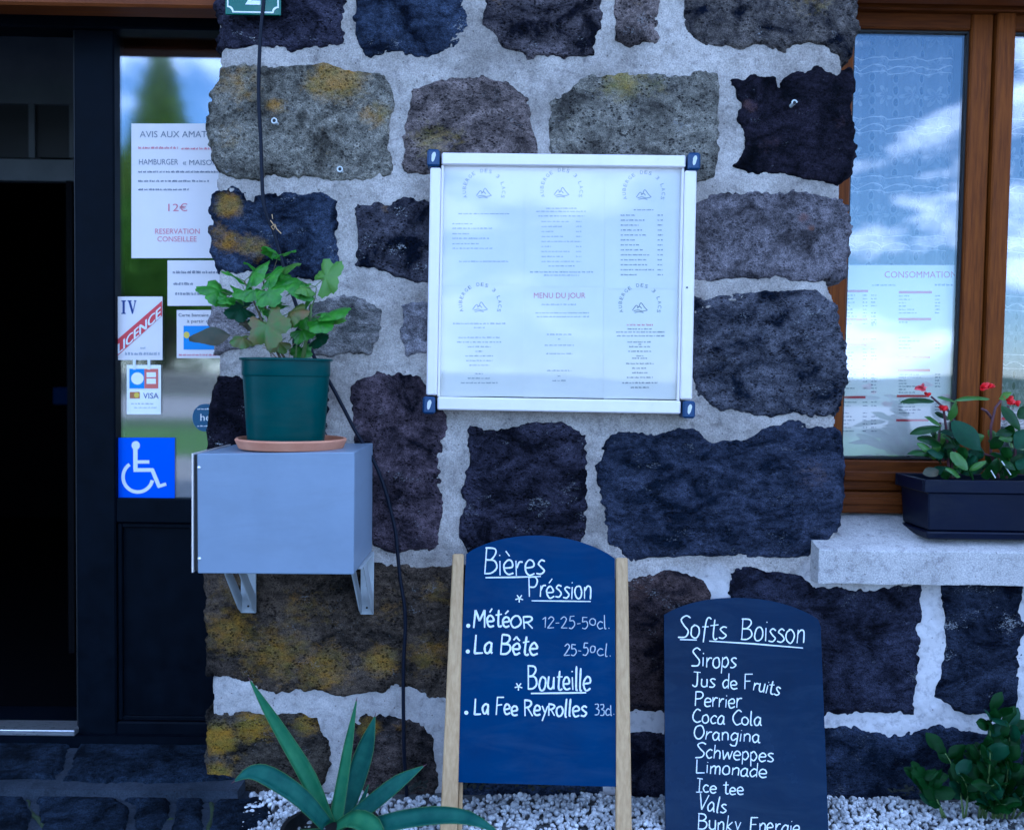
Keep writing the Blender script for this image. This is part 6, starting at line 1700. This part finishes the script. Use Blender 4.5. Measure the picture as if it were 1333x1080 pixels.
# dark fallen leaves and weeds where gravel meets the wall
q = MB(); rnd = random.Random(31)
for k in range(150):
    u = rnd.choice([(1155, 1260), (600, 760), (495, 560), (1160, 1230)]); x_ = rnd.uniform(*u); p = P(x_, 1040, 0); p.y = -rnd.uniform(.015, .055); p.z = .018 + rnd.uniform(0, .010)
    a = rnd.uniform(0, 6.28); d = Vector((math.cos(a), math.sin(a), rnd.uniform(-.1, .5))) * rnd.uniform(.008, .02)
    V, Fc = leaf_geo(p, p + d, (rnd.uniform(-.3, .3), -.3, 1), .009, ns=3, nw=2); q.add(V, Fc)
tag(q.out('leaf_litter', plain('dark_litter', (.012, .016, .010), .8), None), 'dark leaf litter and weeds between gravel and wall', 'leaf litter', kind='stuff')

# ---------------- the place opposite the house (seen in the panes)
asph = plain('asphalt', (.30, .29, .28), .9, noise=.12, nscale=3, bump=.3, bscale=60)
grassm = plain('lawn_grass', (.030, .095, .008), .9, noise=.01, nscale=2.5, col2=(.085, .20, .018), bump=.6, bscale=40)
q = MB(); q.box(-260, 260, -330, 60, -.5, -.062); tag(q.out('terrain', plain('field_ground', (.045, .085, .02), .95, noise=.3, nscale=.3), None), kind='structure')
q = MB(); q.box(-40, 40, -9.4, 7.2, -.06, -.034); tag(q.out('terrace_ground', plain('terrace_concrete', (.26, .25, .235), .9, noise=.15, nscale=2, bump=.3, bscale=50), None), kind='structure')
def patch(name, poly, z, mat, kind='structure', label=None, cat=None):
    q = MB(); q.prism([(x, y, z) for x, y in poly], (0, 0, -.03)); return tag(q.out(name, mat, None), label, cat, kind=kind)
patch('lawn', [(-30, -9.6), (-2, -9.6), (-6.2, -15.5), (-30, -17)], -.03, grassm)
patch('lawn', [(2, -9.6), (30, -9.6), (30, -17), (2, -15.5)], -.029, grassm)
patch('road', [(-90, -20), (90, -20), (90, -42), (-90, -42)], -.045, asph)
for (x0, x1) in ((-60, -8),):
    lw = empty('low_stone_wall', (0, -46, 0), 'low grey stone wall across the road reflected in the door glass', 'wall')
    q = MB(); q.box(x0, x1, -46.4, -46, -.1, 1.0, .05); q.out('wall_body', stone_mat('far_wall_stone', (.12, .115, .10), (.24, .23, .21), seed=9), lw)
    q = MB(); q.box(x0, x1, -46.5, -45.95, 1.002, 1.12, .02); q.out('coping', M['concrete'], lw)
# hedge and trees
def crown_cards(q, c, rx, ry, rz, n, size, rn, cone=False):
    for _ in range(n):
        while True:
            x, y, z = rn.uniform(-1, 1), rn.uniform(-1, 1), rn.uniform(-1, 1)
            l = math.sqrt(x*x + y*y + z*z)
            if .35 < l < 1: break
        if cone: k = 1 - (z + 1) / 2; x *= k + .05; y *= k + .05
        p = Vector((c[0] + x * rx, c[1] + y * ry, c[2] + z * rz))
        s = size * rn.uniform(.5, 1.3)
        a = Vector((rn.gauss(0, 1), rn.gauss(0, 1), rn.gauss(0, 1))).normalized(); b_ = a.orthogonal().normalized()
        q.add([p + a * s, p + b_ * s * .6, p - a * s, p - b_ * s * .6], [(0, 1, 2, 3)])
fol = [leaf_mat('tree_foliage', (.05, .14, .015), (.12, .26, .03), .7, 1.2, spec=.2), leaf_mat('dark_tree_foliage', (.012, .045, .010), (.035, .09, .018), .7, 1.2, spec=.2), leaf_mat('yellow_green_foliage', (.12, .22, .03), (.22, .33, .06), .7, 1.2, spec=.2)]
bark = plain('tree_bark', (.06, .045, .03), .9, noise=.3, nscale=6)
def tree(x, y, h, r, mt, lab, cat='tree', cone=False, seed=0, n=2600):
    rn = random.Random(seed); t = empty('conifer_tree' if cone else 'broadleaf_tree', (x, y, 0), lab, cat, 'trees across the road')
    q = MB(); q.tube([(x, y, -.1), (x + .1, y, h * .3), (x - .05, y, h * .75)], [h * .022, h * .016, h * .006], 9); q.out('trunk', bark, t, smooth=True)
    q = MB()
    if cone: crown_cards(q, (x, y, h * .54), r, r, h * .46, n, h * .028, rn, True)
    else:
        for k in range(7):
            a = rn.uniform(0, 6.28); rr2 = r * rn.uniform(.2, .62); crown_cards(q, (x + rr2 * math.cos(a), y + rr2 * math.sin(a), h * rn.uniform(.42, .8)), r * .52, r * .52, h * .2, n // 7, h * .026, rn)
    q.out('crown', fol[mt], t)
tree(-23.2, -58, 23.5, 5.5, 2, 'tall pale green pointed conifer reflected at the top of the door glass', cone=True, seed=1, n=7000)
tree(-28.5, -60, 21, 5.0, 0, 'green conifer left of the tallest one in the door reflection', cone=True, seed=2, n=5000)
tree(-17.5, -60, 17, 5.0, 0, 'green conifer right of the tallest one in the door reflection', cone=True, seed=8, n=5000)
tree(-20, -51, 13.5, 5.5, 0, 'round green tree in front of the conifers in the door reflection', seed=3, n=6000)
tree(-28, -50, 13.0, 5.5, 0, 'round green tree at the left side of the door reflection', seed=4, n=6000)
tree(-24.5, -49, 9.0, 4.8, 1, 'dark round tree low in the middle of the door reflection', seed=5, n=6000)
hm = plain('wooded_hill', (.035, .075, .03), .95, noise=.4, nscale=.05)
V, Q = [], []
for i in range(61):
    x = -300 + i * 10; V += [(x, -300, -1), (x, -318, 2.5 + 1.6 * math.sin(i * .31) + .8 * math.sin(i * .83)), (x, -329, -1)]
for i in range(60):
    for k in range(2): a = i * 3 + k; Q.append((a, a + 3, a + 4, a + 1))
tag(mesh_obj('hills', V, Q, hm, None, smooth=True), kind='structure')
hd_ = empty('hedge', (0, -47.6, 0), 'dark green hedge behind the low stone wall across the road', 'hedge')
q = MB(); rn = random.Random(12)
for k in range(16): crown_cards(q, (-50 + k * 2.6, -47.9, 1.4), 1.7, .8, 1.3, 130, .26, rn)
q.out('hedge_foliage', fol[1], hd_)
